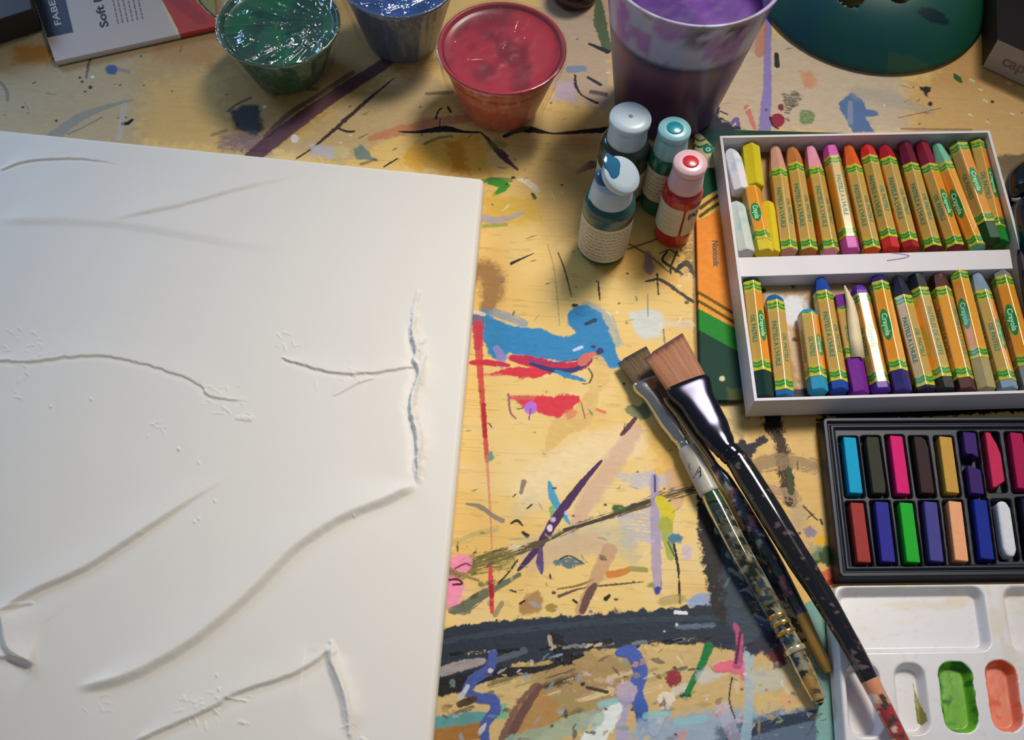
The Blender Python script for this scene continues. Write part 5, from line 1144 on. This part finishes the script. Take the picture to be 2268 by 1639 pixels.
ix = np.clip(((gp[..., 0]*1000-PK.xs[0])/.3).astype(int), 0, len(PK.xs)-1); iy = np.clip(((gp[..., 1]*1000-PK.ys[0])/.3).astype(int), 0, len(PK.ys)-1)
g3 = np.concatenate([gp, np.full(gp.shape[:2]+(1,), zc)], -1); g3[[0, -1], :, 2] = .0004; g3[:, [0, -1], 2] = .0004
child(link('printed_card', gridmesh('printed_card', g3, PK.c[iy, ix], smooth=False), cmat('package_card', rough=.5)), card)
def lay_text(body, p0, p1, height, mat, z, parent, name='lettering', flip=1):
    """text running along p0->p1 (pixels) on the level z"""
    a = V(*p0, z); b = V(*p1, z); dr = (b-a).normalized(); upv = Vector((0, 0, 1)).cross(dr)*flip
    t = textmesh(body, .01); w_ = max(v.co.x for v in t.vertices)-min(v.co.x for v in t.vertices); h_ = max(v.co.y for v in t.vertices)-min(v.co.y for v in t.vertices)
    Mx = Matrix((dr, upv, Vector((0, 0, 1)))).transposed().to_4x4() @ Matrix.Diagonal(((b-a).length/w_, height/h_, 1, 1)); Mx.translation = (a+b)/2+Vector((0, 0, .00012))
    o = link(name, t, mat); o.matrix_world = Mx; child(o, parent); return o
cream_ink = pmat('cream_ink', (206, 200, 200)); blk_ink = pmat('black_ink', (40, 34, 34))
lay_text('FABER-C', (130, 56), (104, -38), .0042, cream_ink, zc, card)
lay_text('Soft Pa', (233, 60), (212, -22), .0056, blk_ink, zc, card)
# tiny unreadable print: rows of small bars
bars = []
for i, x in enumerate([262, 272, 283, 294, 305, 316]):
    y0 = 53-i*2.2; y = y0
    while y > -10:
        L = random.uniform(5, 12); a = V(x-(y0-y)*.22, y, zc); b = V(x-(y0-y+L)*.22, y-L, zc); d = (b-a).normalized(); s = Vector((0, 0, 1)).cross(d)*.00045; u = Vector((0, 0, .00011))
        bars.append(mesh('b', [a+s+u, b+s+u, b-s+u, a-s+u], [(0, 1, 2, 3)])); y -= L+2.5
child(link('fine_print', joinm('fine_print', bars), pmat('grey_ink', (128, 114, 108))), card)

# dark bottle lying at the right edge
a = V(2284, 398, .017); b = V(2352, 760, .0165); t = (b-a).normalized()
bot = empty('ink_bottle', 'dark blue bottle with a round black cap at the right edge of the photo', 'bottle', tuple(a))
sec = lambda L_, r: (a+t*L_, r, r, 2)
child(link('bottle_cap', loft('bottle_cap', [sec(-.008, .002), sec(-.0075, .009), sec(-.005, .0128), sec(0, .0150), sec(.004, .0156), sec(.012, .0158), sec(.0165, .0150), sec(.0168, .008)], 48), pmat('black_cap', (16, 18, 28), rough=.22, coat=.4)), bot)
child(link('bottle_body', loft('bottle_body', [sec(.017, .010), sec(.0185, .0125), sec(.022, .0146), sec(.028, .0152), sec(.09, .0152), sec(.094, .014), sec(.095, .004)], 48), pmat('deep_blue_bottle', (14, 32, 62), rough=.2, coat=.5, var=.3, vscale=60)), bot)
child(link('cap_spot', loft('cap_spot', [(V(2242, 440, .024), .0006, .0004, 2), (V(2247, 443, .0265), .0016, .001, 2), (V(2254, 442, .0285), .0013, .0008, 2), (V(2260, 438, .0300), .0004, .0004, 2)], 12), pmat('pale_spot', (150, 150, 160))), bot)  # small pale spot where the cap meets the body

# ================================================================ SQUEEZE PAINT BOTTLES
def cyl_patch(name, r, z0, z1, a0, a1, corner=.002, mat=None, n=60, holes=None):
    """paper label bent round a cylinder, rounded corners"""
    L = r*(a1-a0); Hh = z1-z0; pts = []
    for cx, cy, s in [(L-corner, Hh-corner, 0), (corner, Hh-corner, 1), (corner, corner, 2), (L-corner, corner, 3)]:
        for k in range(5): a = (s+k/4)*math.pi/2; pts.append((cx+corner*math.cos(a), cy+corner*math.sin(a)))
    # fine strips so the sheet follows the curve
    xs_ = np.linspace(0, L, n); vs = []; fs_ = []
    for x in xs_:
        e = 0
        if x < corner: e = corner-math.sqrt(max(0, corner**2-(corner-x)**2))
        if x > L-corner: e = corner-math.sqrt(max(0, corner**2-(x-L+corner)**2))
        an = a0+x/r
        for y in (e, Hh*.5, Hh-e): vs.append((r*math.cos(an), r*math.sin(an), z0+y))
    for i in range(n-1):
        for j in range(2): fs_.append((i*3+j, (i+1)*3+j, (i+1)*3+j+1, i*3+j+1))
    return mesh(name, vs, fs_, smooth=True)
def print_bars(r, a0, a1, rows, hgt, seed, dash=(.001, .004), gap=.0008):
    rr_ = random.Random(seed); ms = []
    for z in rows:
        x = 0; Lm = (a1-a0)*r-rr_.uniform(0, .004)
        while x < Lm:
            L = rr_.uniform(*dash); n = 4; vs = []
            for i in range(n+1):
                an = a0+(x+L*i/n)/r; vs += [(r*math.cos(an), r*math.sin(an), z), (r*math.cos(an), r*math.sin(an), z+hgt)]
            ms.append(mesh('b', vs, [(2*i, 2*i+2, 2*i+3, 2*i+1) for i in range(n)])); x += L+gap
    return joinm('fine_print', ms)
capm = pmat('frosted_cap', (186, 202, 214), rough=.35, sss=.25, spec=.5, coat=.15); label_paper = pmat('cream_label', (214, 204, 178), rough=.55, var=.06); print_grey = pmat('print_grey', (172, 164, 140), rough=.6)
def bottle(label, base_px, rb, rs, Hb, col, capcol=None, cap_r=(.0112, .0098), capH=.012, lid='closed', lid_r=.0108, dot=None, lab=None, bars=None, lean=(0, 0)):
    P0 = V(base_px[0], base_px[1], 0)
    root = empty('paint_bottle', label, 'paint bottle', (P0.x, P0.y, .0005), 'small squeeze bottles of craft paint')
    root.rotation_euler = (lean[0], lean[1], 0)
    prof = [(0, 0), (rb*.9, 0), (rb, .0012), (rb*1.0, .003), (rb*.985, .006)]+[(rb+(rs-rb)*t, .006+(Hb-.012)*t) for t in np.linspace(0, 1, 10)[1:]]+[(rs*.97, Hb-.004), (rs*.9, Hb-.0015), (rs*.78, Hb), (cap_r[0]*.8, Hb+.0004), (0, Hb+.0004)]
    body = link('bottle_body', lathe('bottle_body', prof, 64), pmat('bottle_'+label.split()[0], col, rough=.22, coat=.3, spec=.5, sss=.05, var=.12, vscale=60), root)
    cm = capm if capcol is None else pmat('cap_'+label.split()[0], capcol, rough=.35, sss=.25, coat=.15)
    z0 = Hb-.0006
    link('cap', lathe('cap', [(cap_r[0]*.9, z0), (cap_r[0], z0+.0006), (cap_r[0]*.99, z0+.002), (cap_r[1], z0+capH-.0012), (cap_r[1]*.93, z0+capH), (cap_r[1]*.4, z0+capH+.0002), (0, z0+capH+.0002)], 56), cm, root)
    zl = z0+capH
    ldo = None
    lp_ = [(0, .0002), (lid_r*.93, .0002), (lid_r, .0008), (lid_r*1.0, .0036), (lid_r*.95, .0044), (lid_r*.6, .0048), (0, .0050)]
    if lid == 'closed':
        ldo = link('flip_lid', lathe('flip_lid', lp_, 56), cm, root); ldo.location = (0, 0, zl+.0002)
    elif lid == 'open':
        ldo = link('flip_lid', lathe('flip_lid', lp_, 56), cm, root); ldo.location = (.0022, -.0010, zl+.0034); ldo.rotation_euler = (math.radians(10), math.radians(24), 0)
        nz = link('nozzle', lathe('nozzle', [(0, 0), (.0062, 0), (.0058, .0016), (.0044, .0034), (.0026, .0044), (0, .0046)], 32), pmat('blue_crusted_nozzle', (44, 96, 130), rough=.2, coat=.5, bump=.5, bscale=300), root); nz.location = (-.0044, .0015, zl-.0004)
        # dried blue paint over the left of the lid
        m_ = lathe('b', [(0, .0021), (.0030, .0019), (.0052, .0011), (.0062, 0), (.0050, -.0012), (0, -.0016)], 40, wob=lambda th, r_, z_, k: (r_*(1+.10*np.sin(3*th+1)+.06*np.sin(5*th)), z_)); m_.transform(Matrix.Translation((-.0064, .0022, .0044)) @ Matrix.Rotation(.5, 4, 'Z') @ Matrix.Diagonal((.85, 1.25, .42, 1)))
        link('dried_paint', m_, pmat('wet_blue_paint', (40, 104, 146), rough=.1, coat=.6), ldo)
    if dot:
        d_ = link('orifice', lathe('orifice', [(0, .0053), (dot[1]*.85, .00525), (dot[1], .0049), (dot[1], .003)], 32), pmat('dot_'+label.split()[0], dot[0], rough=.3, coat=.3), root)
        d_.location = (dot[2] if len(dot) > 2 else 0, dot[3] if len(dot) > 3 else 0, zl+.0002)
    rl = lambda z: rb+(rs-rb)*max(0, (z-.006))/(Hb-.012)
    if lab:
        for (z0_, z1_, a0, a1, rows) in lab:
            rm = max(rl(z0_), rl(z1_))+.00012
            lo = link('paper_label', cyl_patch('paper_label', rm, z0_, z1_, math.radians(a0), math.radians(a1)), label_paper, root)
            if rows:
                hh = rows[1]; link('fine_print', print_bars(rm+.00006, math.radians(a0)+.002/rm, math.radians(a1)-.002/rm, rows[0], hh, len(rows[0])), print_grey, lo)
    return root
b1 = bottle('teal bottle at the front with its blue-stained flip lid half open', (1333, 548), .0138, .0145, .047, (34, 84, 84), lid='open', lab=[(.0045, .034, -205, 20, ([.0070, .0095, .0125, .0155, .0185, .0215, .0245, .0275, .030], .0009))], cap_r=(.0118, .0104), capH=.0135)
b2 = bottle('dark olive bottle with a closed pale round lid, behind the teal one', (1366, 428), .0140, .0146, .048, (52, 62, 54), lid='closed', cap_r=(.0112, .0104), capH=.0130, lid_r=.0116, dot=((126, 140, 152), .0012), lab=[(.008, .030, -200, 30, ([.012, .016, .020, .024], .0012))])
b3 = bottle('slim green bottle whose cap shows a turquoise centre', (1455, 452), .0104, .0108, .048, (24, 104, 84), capcol=(142, 196, 204), lid='closed', cap_r=(.0096, .0086), capH=.0130, lid_r=.0090, dot=((8, 140, 156), .0046), lab=[(.014, .038, -215, 0, ([.018, .021, .024, .027, .030, .034], .0011))])
b4 = bottle('slim red bottle whose pale pink cap shows a red centre', (1487, 519), .0104, .0112, .046, (184, 30, 34), capcol=(226, 184, 190), lid='closed', cap_r=(.0098, .0086), capH=.0135, lid_r=.0092, dot=((206, 34, 52), .0044), lab=[(.012, .036, -195, -84, ([.018, .022, .026, .030], .0003)), (.012, .036, -77, 20, None)])
# small certification mark on the red bottle's label
r = .0111+.0003
def bend(me, r, a_c, z_c):
    for v in me.vertices: an = a_c+v.co.x/r; z = z_c+v.co.y; v.co = Vector((r*math.cos(an), r*math.sin(an), z))
    return me
mk = textmesh('[A]', .0052).copy(); mk = bend(mk, .01165, math.radians(-52), .0300); link('label_mark', mk, blk_ink, b4)
mk = joinm('label_leaf', [mesh('l', [(0, 0, 0), (.002, .004, 0), (.0005, .006, 0), (.003, .008, 0), (-.001, .0085, 0), (-.0025, .006, 0), (-.004, .0055, 0), (-.002, .003, 0)], [tuple(range(8))])]); bend(mk, .01445, math.radians(-160), .0215); link('label_mark', mk, pmat('olive_print', (84, 96, 74)), b1)

# ================================================================ BRUSHES
chrome = cmat('nickel_ferrule', rough=.16, metal=.9)
def fcol(base, spots=(), seed=0, thr=.6):
    def f(t, a, p):
        n = fbm(np.array([p.x*260+seed]), np.array([p.y*260]), seed % 5, 3)[0]
        n2 = fbm(np.array([p.x*420+seed*3]), np.array([p.y*420+5]), (seed+2) % 5, 2)[0]
        c = lin(base)
        for i, (col, th_) in enumerate(spots):
            v = n if i % 2 == 0 else n2
            if v > th_: c = lin(col)
        return c
    return f
def flat_brush(label, tipL, tipR, ztip, baseL, baseR, zbase, neck, zneck, wneck, handle, hair, haircol2, hmat, hcol, ferr_col=(150, 150, 158), crimp=True, extra=None, fh=1.0):
    """tip/base corners, neck point and handle stations are photo pixels with their heights"""
    root = empty('paint_brush', label, 'paintbrush', tuple(V(*neck, zneck)), 'flat paintbrushes lying together')
    tL, tR = V(*tipL, ztip), V(*tipR, ztip); bL, bR = V(*baseL, zbase), V(*baseR, zbase); nk = V(*neck, zneck)
    mt = (tL+tR)/2; mb = (bL+bR)/2; wt = (tL-tR).length/2; wb = (bL-bR).length/2
    # bristle block: fine ribbed sheet with a slightly ragged chisel tip
    n = 120; secs = 18; vs = []; cs = []
    ax = (mb-mt).normalized(); s = (bR-bL).normalized(); u = s.cross(ax).normalized()
    if u.z < 0: u = -u
    rr_ = random.Random(5)
    jit = [rr_.gauss(0, .0006) for _ in range(n)]
    for k in range(secs+1):
        t = k/secs; L_ = tL.lerp(bL, t); R__ = tR.lerp(bR, t); th_ = (.0009+(.0034-.0009)*t**.7)*fh
        for i in range(n):
            a = 2*math.pi*i/n; c_ = math.cos(a); s_ = math.sin(a)
            f = .5+.5*math.copysign(abs(c_)**.7, c_); p = L_.lerp(R__, f)+u*(th_*math.copysign(abs(s_)**.8, s_))
            p = p+ax*(jit[i]*(1-t)**2)+u*(.00012*math.sin(f*170))
            vs.append(p); g_ = .5+.5*math.sin(f*83+3*math.sin(f*19)); g2 = vnoise(np.array([f*60]), np.array([t*1.5]), 2)
            c = lin(hair)*(1-g_*.35)+lin(haircol2)*(g_*.35); c = c*(.8+.5*float(g2[0]))
            tipm = float(sst(.10, .0, t)); c = c*(1-tipm*.65)+lin((74, 62, 74))*tipm*.65
            cs.append(c)
    fs_ = [(k*n+i, k*n+(i+1) % n, (k+1)*n+(i+1) % n, (k+1)*n+i) for k in range(secs) for i in range(n)]+[tuple(range(n))[::-1]]
    br_ = link('bristles', mesh('bristles', vs, fs_, True, cs), cmat('bristle', rough=.45, spec=.3, bump=.6, bscale=1500, bstretch=(1, 1, 1), bdist=.0002)); child(br_, root)
    # ferrule
    st = [(mb-ax*.0016, wb*1.03, .0036*fh, 3.2), (mb+ax*.001, wb*1.06, .0042*fh, 3.4), (mb.lerp(nk, .3), wb*.90+(wneck-wb)*.16, .0046*fh, 3.0), (mb.lerp(nk, .62), wb*.62+wneck*.30, .0048*fh, 2.5), (mb.lerp(nk, .88), wb*.2+wneck*.82, wneck*.98, 2.1), (nk, wneck, wneck, 2)]
    h1 = V(*handle[0][0], handle[0][1])
    st2 = path_secs(st, 6)
    d = (h1-nk).normalized(); L = (h1-nk).length
    out = st2[:]
    ng = 24
    for j in range(1, ng+1):
        t = j/ng; ringr = 1
        if crimp: ringr = 1-.10*max(0, math.cos((t*2-.45)*2*math.pi))**8
        out.append((nk+d*(L*t), wneck*ringr, wneck*ringr, 2))
    child(link('ferrule', loft('ferrule', out, 40, colfn=fcol(ferr_col, extra or ())), chrome), root)
    hs = [(nk+d*(L*.97), wneck*.97, wneck*.97, 2)]+[(V(*p, z), w_, w_, 2) for p, z, w_ in handle]
    return root, hs
# the long black brush on top
black_lac = cmat('black_lacquer', rough=.12, spec=.6, coat=.6)
root, hs = flat_brush('large flat brush with wide brown bristles and a long chipped black handle, on top', (1430, 797), (1514, 742), .0185, (1484, 877), (1563, 833), .0198, (1604, 992), .0198, .0058,
    [((1634, 1020), .0196, .0058), ((1664, 1068), .0194, .0062), ((1706, 1136), .0190, .0064), ((1765, 1232), .0185, .0060), ((1822, 1322), .0180, .0053), ((1880, 1420), .0173, .0046), ((1926, 1506), .0166, .0042)], (150, 96, 66), (190, 126, 84), black_lac, None, (58, 58, 72))
def bcolr(t, a, p):
    n = fbm(np.array([p.x*330]), np.array([p.y*330]), 1, 3)[0]; n2 = fbm(np.array([p.x*500+9]), np.array([p.y*500+5]), 3, 2)[0]
    c = lin((16, 14, 20))
    if n > .70: c = lin((104, 88, 92))
    if n2 > .80: c = lin((60, 30, 40))
    if .38 < a < .62 and n > .50: c = lin((58, 50, 46))
    return c
child(link('handle', loft('handle', path_secs(hs, 22), 40, colfn=bcolr), black_lac), root)
def rcolr(t, a, p):
    n = fbm(np.array([p.x*300]), np.array([p.y*300]), 2, 3)[0]
    c = lin((226, 150, 112)) if t < .30 else lin((176, 56, 56))
    if n > .64: c = lin((236, 208, 196))
    if n < .36 or (a > .38 and a < .60): c = lin((70, 62, 54))
    return c
e_ = [(V(1925, 1504, .0166), .0041, .0041, 2), (V(1950, 1552, .0164), .0039, .0039, 2), (V(1990, 1630, .0160), .0036, .0036, 2), (V(2030, 1710, .0155), .0032, .0032, 2), (V(2044, 1738, .0153), .0016, .0016, 2)]
o = link('handle_end', loft('handle_end', path_secs(e_, 14), 32, colfn=rcolr), black_lac); o['label'] = 'coral and red painted handle end'; child(o, root)
# smaller brush with the clear handle
clearm, nt, b = new_mat('clear_acrylic')
b.inputs['Transmission Weight'].default_value = .85; b.inputs['Roughness'].default_value = .06; b.inputs['IOR'].default_value = 1.35
at_ = nt.nodes.new('ShaderNodeAttribute'); at_.attribute_name = 'Col'; nt.links.new(at_.outputs['Color'], b.inputs['Base Color'])
b.inputs['Transmission Weight'].default_value = .5; b.inputs['Coat Weight'].default_value = .4
def ccolr(t, a, p):
    n = fbm(np.array([p.x*260]), np.array([p.y*380]), 1, 3)[0]; n2 = fbm(np.array([p.x*500]), np.array([p.y*160]), 3, 2)[0]
    c = lin((84, 96, 82))*(1-t)+lin((196, 164, 112))*t
    if n > .56: c = lin((60, 84, 100)) if t < .66 else lin((214, 170, 92))
    if n2 > .66: c = lin((190, 186, 160))
    if n < .36: c = lin((44, 52, 46)) if t < .75 else lin((110, 84, 64))
    if .05 < t < .13 and n > .45: c = lin((50, 104, 58))
    return c
root, hs = flat_brush('flat brush with a frosted collar and clear paint-spattered handle, lowest left', (1370, 808), (1434, 771), .0045, (1408, 866), (1466, 832), .0055, (1512, 976), .0056, .0046,
    [((1526, 1000), .0058, .0046)], (88, 68, 42), (120, 96, 62), clearm, None, (190, 190, 186))
col_ = [(V(1522, 993, .0060), .0050, .0050, 2), (V(1530, 1008, .0060), .0054, .0054, 2), (V(1552, 1050, .0062), .0057, .0057, 2), (V(1571, 1088, .0063), .0056, .0056, 2), (V(1573, 1092, .0063), .0050, .0050, 2)]
o = link('frosted_collar', loft('frosted_collar', path_secs(col_, 8), 40), pmat('frosted_plastic', (186, 178, 164), rough=.4, sss=.2, coat=.1)); child(o, root)
# scribbled mark on the collar
mk = []
for pts in [[(1530, 1040), (1526, 1034), (1527, 1026)], [(1540, 1052), (1546, 1040), (1550, 1034), (1552, 1046), (1549, 1056)], [(1545, 1046), (1551, 1044), (1553, 1054)], [(1534, 1060), (1538, 1055)]]:
    mk.append(loft('m', path_secs([(V(x, y, .0119), .00022, .00012, 2) for x, y in pts], 5), 6))
child(link('pen_mark', joinm('pen_mark', mk), blk_ink), root)
hs = [(V(1570, 1086, .0063), .0048, .0048, 2), (V(1592, 1130, .0062), .0054, .0054, 2), (V(1640, 1224, .0062), .0053, .0053, 2), (V(1700, 1328, .0060), .0048, .0048, 2), (V(1752, 1424, .0054), .0045, .0045, 2), (V(1790, 1500, .0050), .0042, .0042, 2), (V(1812, 1546, .0046), .0034, .0034, 2), (V(1815, 1552, .0046), .0015, .0015, 2)]
child(link('handle', loft('handle', path_secs(hs, 22), 32, colfn=ccolr), clearm), root)
gold = pmat('gold_ring', (214, 178, 104), rough=.2, metal=.8)
for (x, y, x2, y2, g_) in [(1718, 1362, 1723, 1371, 0), (1727, 1378, 1732, 1387, 0), (1738, 1398, 1742, 1406, 0), (1758, 1434, 1764, 1446, 1)]:
    rr_ = .0051 if not g_ else .0052
    child(link('ring', loft('ring', [(V(x, y, .0056), rr_*.96, rr_*.96, 2), (V(x+1, y+2, .0056), rr_, rr_, 2), (V(x2-1, y2-2, .0056), rr_, rr_, 2), (V(x2, y2, .0056), rr_*.96, rr_*.96, 2)], 32), gold if not g_ else pmat('bright_ring', (240, 226, 190), rough=.15, metal=.7)), root)
# thin brush between the two
root, hs = flat_brush('thin brush with dark blotched handle and ochre tip, squeezed between the other two', (1452, 852), (1474, 840), .0131, (1474, 892), (1494, 881), .0132, (1565, 1004), .0130, .0022,
    [((1583, 1033), .0128, .0022)], (96, 64, 48), (120, 80, 60), black_lac, None, (160, 140, 112), fh=.33)
def tcolr(t, a, p):
    n = fbm(np.array([p.x*240]), np.array([p.y*240]), 3, 3)[0]; n2 = fbm(np.array([p.x*300+4]), np.array([p.y*300]), 1, 3)[0]
    c = lin((38, 42, 60))
    if n > .56: c = lin((84, 70, 104))
    if n2 > .62: c = lin((150, 92, 92))
    if n2 < .36: c = lin((44, 64, 56))
    if n > .70: c = lin((160, 160, 150))
    return c
hs = [(V(1582, 1032, .0128), .0022, .0022, 2), (V(1612, 1070, .0126), .0032, .0032, 2), (V(1650, 1134, .0106), .0038, .0038, 2), (V(1708, 1230, .0086), .0036, .0036, 2), (V(1776, 1360, .0062), .0031, .0031, 2)]
child(link('handle', loft('handle', path_secs(hs, 22), 32, colfn=tcolr), cmat('worn_lacquer', rough=.25, coat=.3)), root)
hs = [(V(1775, 1358, .0062), .0031, .0031, 2), (V(1800, 1414, .0050), .0030, .0030, 2), (V(1822, 1460, .0038), .0028, .0028, 2), (V(1834, 1486, .0034), .0018, .0018, 2), (V(1836, 1491, .0034), .0007, .0007, 2)]
o = link('handle_tip', loft('handle_tip', path_secs(hs, 8), 24), pmat('ochre_wood', (176, 134, 64), rough=.35, coat=.2, var=.2, vscale=200)); o['label'] = 'ochre wooden tip'; child(o, root)

# ================================================================ LIGHT
def area(name, loc, target, size, size_y, power, color):
    l = bpy.data.lights.new(name, 'AREA'); l.shape = 'RECTANGLE'; l.size = size; l.size_y = size_y; l.energy = power; l.color = color
    o = bpy.data.objects.new(name, l); COL.objects.link(o); o.location = loc
    o.rotation_euler = (Vector(target)-Vector(loc)).to_track_quat('-Z', 'Y').to_euler(); return o
dw = area('daylight_window', (.46, .98, 1.30), (.065, .28, 0), .5, .5, .93, (1, .93, .83)); dw.data.spread = math.radians(27)
sw = area('side_window', (-1.0, 1.05, .50), (-.40, .44, 0), .4, .35, .62, (.36, .60, 1)); sw.data.spread = math.radians(50)
w = bpy.data.worlds.new('room'); SC.world = w; w.use_nodes = True
w.node_tree.nodes['Background'].inputs['Color'].default_value = (.74, .86, 1, 1); w.node_tree.nodes['Background'].inputs['Strength'].default_value = .165
SC.view_settings.view_transform = 'Standard'; SC.view_settings.look = 'None'; SC.view_settings.gamma = 1; SC.view_settings.exposure = 0
SC.cycles.max_bounces = 8; SC.cycles.transparent_max_bounces = 16; SC.cycles.use_denoising = True
